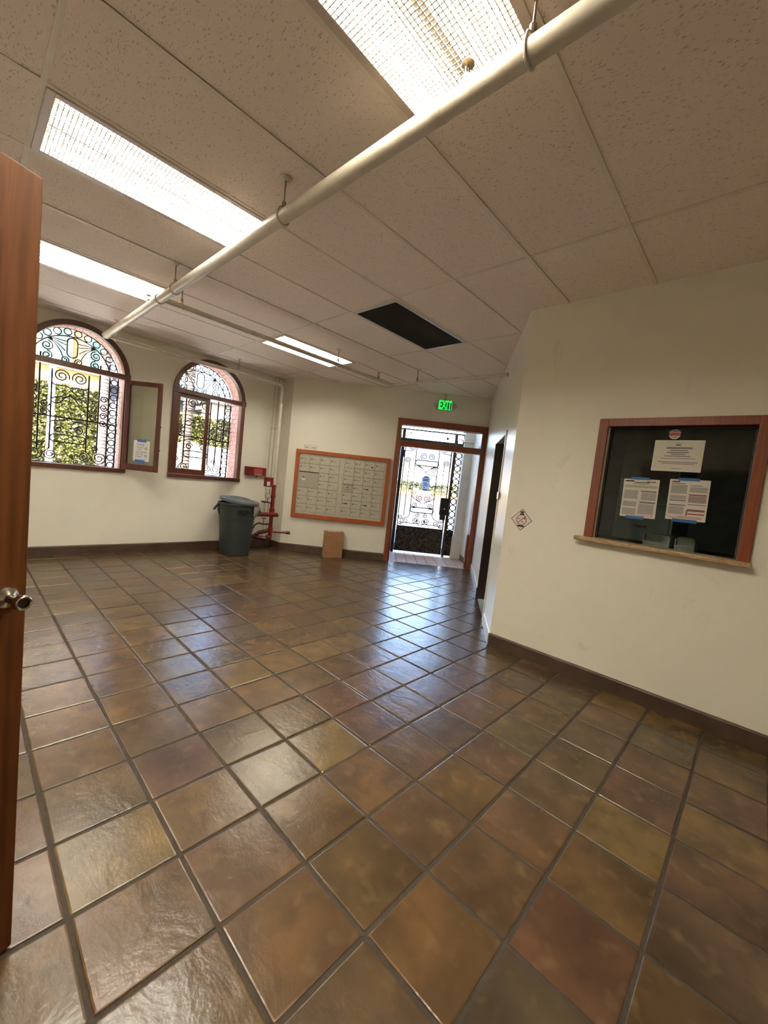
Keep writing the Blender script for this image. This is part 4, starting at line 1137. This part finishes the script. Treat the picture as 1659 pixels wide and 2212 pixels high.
def leaf_cloud(mb, n, box_, size, rnd):
    x0, x1, y0, y1, z0, z1 = box_
    for _ in range(n):
        p = Vector((rnd.uniform(x0, x1), rnd.uniform(y0, y1), rnd.uniform(z0, z1)))
        q = Matrix.Rotation(rnd.uniform(0, 6.28), 3, 'Z') @ Matrix.Rotation(rnd.uniform(.3, 1.5), 3, 'X')
        s = size * rnd.uniform(.6, 1.3)
        mb.add([p + q @ Vector(v) * s for v in ((-.5, -.1, 0), (0, -.5, .1), (.5, 0, 0), (0, .6, .1))], [(0, 1, 2, 3)])
rl = random.Random(11)
hd = thing('street_hedge', 'low green hedge behind the yellow curb across the street', 'hedge', (0, 0, 0), DROT)
hm = MB()
MB().box(20.55, 21.0, -6.5, 6.5, 1.1, 1.42).build('core', 'leaf_green', hd)
leaf_cloud(hm, 2600, (20.45, 21.1, -6.6, 6.6, 1.10, 1.56), .16, rl)
stuff(hm.build('foliage', 'leaf_green', hd))
hs = thing('street_house', 'pale house with a bluish roof across the street', 'building', (0, 0, 0), DROT)
MB().box(24.0, 30, -7, 7, 1.1, 2.85).build('wall', 'stucco_white', hs)
MB().prism([(23.6, 2.80), (30.3, 2.80), (27, 4.0)], -3.0, 7.3, Matrix(((1, 0, 0, 0), (0, 0, 1, 0), (0, 1, 0, 0), (0, 0, 0, 1)))).build('roof', 'roof_blue', hs)
for yy in (-5.2, -2.4, -.6, 1.2, 2.8, 4.6):
    f_ = MB().box(23.94, 24.0, yy - .45, yy + .45, 1.65, 2.55).build('window', 'stucco_cream', hs)
    MB().box(23.92, 23.94, yy - .38, yy + .38, 1.72, 2.48).build('pane', 'dark_glass', f_)
MB().box(23.90, 24.0, 1.9, 2.35, 1.15, 2.3).build('door', 'trim_red', hs)

# building with ivy seen through the larger window
iv = thing('ivy_building', 'orange stucco building with ivy and teal windows beyond the larger window', 'building', (-6.0, 13.0, 0))
MB().box(0, 8.55, 0, 5, -.05, 7.0).build('wall', 'stucco_orange', iv)
MB().box(0, 8.58, -.10, 0, 2.86, 2.98).build('cornice', 'trim_red', iv)
MB().box(0, 8.58, -.06, 0, 3.34, 3.44).build('sill_course', 'stucco_white', iv)
for (xa, xb) in ((2.6, 3.4), (4.2, 5.0), (6.05, 6.75), (7.27, 7.95), (8.25, 8.54)):
    f_ = MB().box(xa, xb, -.05, .0, 3.46, 5.4).build('window', 'stucco_white', iv)
    MB().box(xa + .06, xb - .06, -.07, -.05, 3.52, 4.4).build('pane', 'teal_glass', f_)
    MB().box(xa + .06, xb - .06, -.07, -.05, 4.46, 5.34).build('pane', 'teal_glass', f_)
MB().box(0, 8.50, -.18, 0, 0, 2.78).build('ivy_core', 'leaf_yellow', iv)
im = MB(); leaf_cloud(im, 17000, (5.5, 8.6, -.30, -.14, .4, 2.92), .075, rl); stuff(im.build('ivy_leaves', 'leaf_yellow', iv))
im = MB(); leaf_cloud(im, 5000, (5.5, 8.6, -.28, -.16, .4, 2.86), .075, rl); stuff(im.build('ivy_green_leaves', 'leaf_green', iv))  # darker green leaves scattered among the yellow ones
po = thing('lamp_pole', 'white metal pole in front of the ivy building', 'pole', (1.22, 10.0, -.03))
MB().lathe([(.085, 0), (.085, .25), (.065, .30), (.055, 1.2), (.040, 6.0), (.03, 6.1)], 14).build('shaft', 'white_gloss', po, smooth=True)
MB().tube([(0, 0, 6.0), (0, -.5, 6.3), (0, -1.0, 6.35)], .03, 8).box(-.09, .09, -1.35, -.9, 6.30, 6.42).build('lamp_arm', 'white_gloss', po)
def palm(x, y, r, label):
    p = thing('palm_tree', label, 'palm tree', (x, y, -.03), 0, 'palm trees outside')
    prof = []
    z = 0
    while z < 7.5:
        prof += [(r * 1.10, z), (r * .90, z + .085)]; z += .09
    MB().lathe(prof, 14).build('trunk', 'palm_bark', p)
    sc = MB(); rr = random.Random(int(x * 10))
    for k in range(420):
        a = rr.uniform(0, 6.28); zz = rr.uniform(0, 7.4)
        m = Matrix.Translation((0, 0, zz)) @ Matrix.Rotation(a, 4, 'Z') @ Matrix.Translation((r * .95, 0, 0)) @ Matrix.Rotation(R_(-28), 4, 'Y')
        sc.box(0, .018, -.035, .035, 0, .11, m)
    stuff(sc.build('bark_scales', 'palm_bark', p))
    for k in range(16):
        a = 2 * math.pi * k / 16 + rr.uniform(-.1, .1); dr_ = rr.uniform(.2, 1.1); fm = MB()
        path = [Vector((math.cos(a) * t * .9, math.sin(a) * t * .9, 7.45 + 1.0 * t - dr_ * 1.2 * t * t)) for t in [i / 8 for i in range(9)]]
        side = Vector((-math.sin(a), math.cos(a), 0))
        for i in range(1, 9):
            for sg in (-1, 1):
                fm.add([path[i - 1], path[i], path[i] + side * sg * .30 * (1.1 - i / 9) + Vector((0, 0, -.12)), path[i - 1] + side * sg * .30 * (1.1 - (i - 1) / 9) + Vector((0, 0, -.12))], [(0, 1, 2, 3)])
        fm.build('frond', 'leaf_green', p)
palm(2.55, 12.45, .105, 'palm trunk at the corner of the orange building')
palm(4.43, 12.0, .125, 'palm trunk seen through the smaller window')
fe = thing('white_fence', 'white garden wall beyond the smaller window', 'fence', (3.2, 13.0, -.03))
MB().box(0, 9, 0, .15, 0, 1.86).build('wall', 'stucco_white', fe); MB().box(-.02, 9, -.04, .19, 1.86, 1.95).build('coping', 'stucco_white', fe)
for k in range(6): MB().box(k * 1.6, k * 1.6 + .28, -.06, .20, 0, 2.02).build('pier', 'stucco_white', fe)
h2 = thing('garden_hedge', 'bright green hedge above the white garden wall', 'hedge', (4.7, 13.45, 0))
MB().box(0, 7, 0, .7, 0, 2.55).build('core', 'leaf_green', h2)
im = MB(); leaf_cloud(im, 9000, (-.1, 3.0, -.15, .3, 1.7, 2.85), .085, rl); stuff(im.build('foliage', 'leaf_yellow', h2))
cr = thing('cream_house', 'cream house with round vent beyond the hedge', 'building', (8.35, 20.0, 0))
MB().box(0, 3, 0, 3, -.03, 4.30).build('wall', 'stucco_cream', cr); MB().box(-.1, 3.1, -.15, 3.1, 4.30, 4.5).build('cornice', 'stucco_grey', cr)
MB().lathe([(.16, 0), (.16, .04)], 18, (0, 0, 0), Matrix.Translation((.42, 0, 3.65)) @ Matrix.Rotation(math.pi / 2, 4, 'X')).build('round_vent', 'dark_glass', cr)
f_ = MB().box(.75, 1.25, -.04, 0, 2.9, 4.0).build('window', 'stucco_white', cr); MB().box(.80, 1.20, -.06, -.04, 2.95, 3.95).build('pane', 'dark_glass', f_)
gr_ = thing('grey_house', 'grey house behind the palm beyond the smaller window', 'building', (4.2, 21.0, 0))
MB().box(0, 3.9, 0, 4, -.03, 4.2).build('wall', 'stucco_grey', gr_); MB().prism([(-.1, 4.2), (4.0, 4.2), (1.95, 5.9)], -.3, 4.3, Matrix(((1, 0, 0, 0), (0, 0, 1, 0), (0, 1, 0, 0), (0, 0, 0, 1)))).build('roof', 'roof_blue', gr_)
for xa in (.5, 2.2):
    f_ = MB().box(xa, xa + .9, -.05, 0, 2.4, 3.7).build('window', 'stucco_white', gr_); MB().box(xa + .07, xa + .83, -.07, -.05, 2.47, 3.63).build('pane', 'dark_glass', f_)
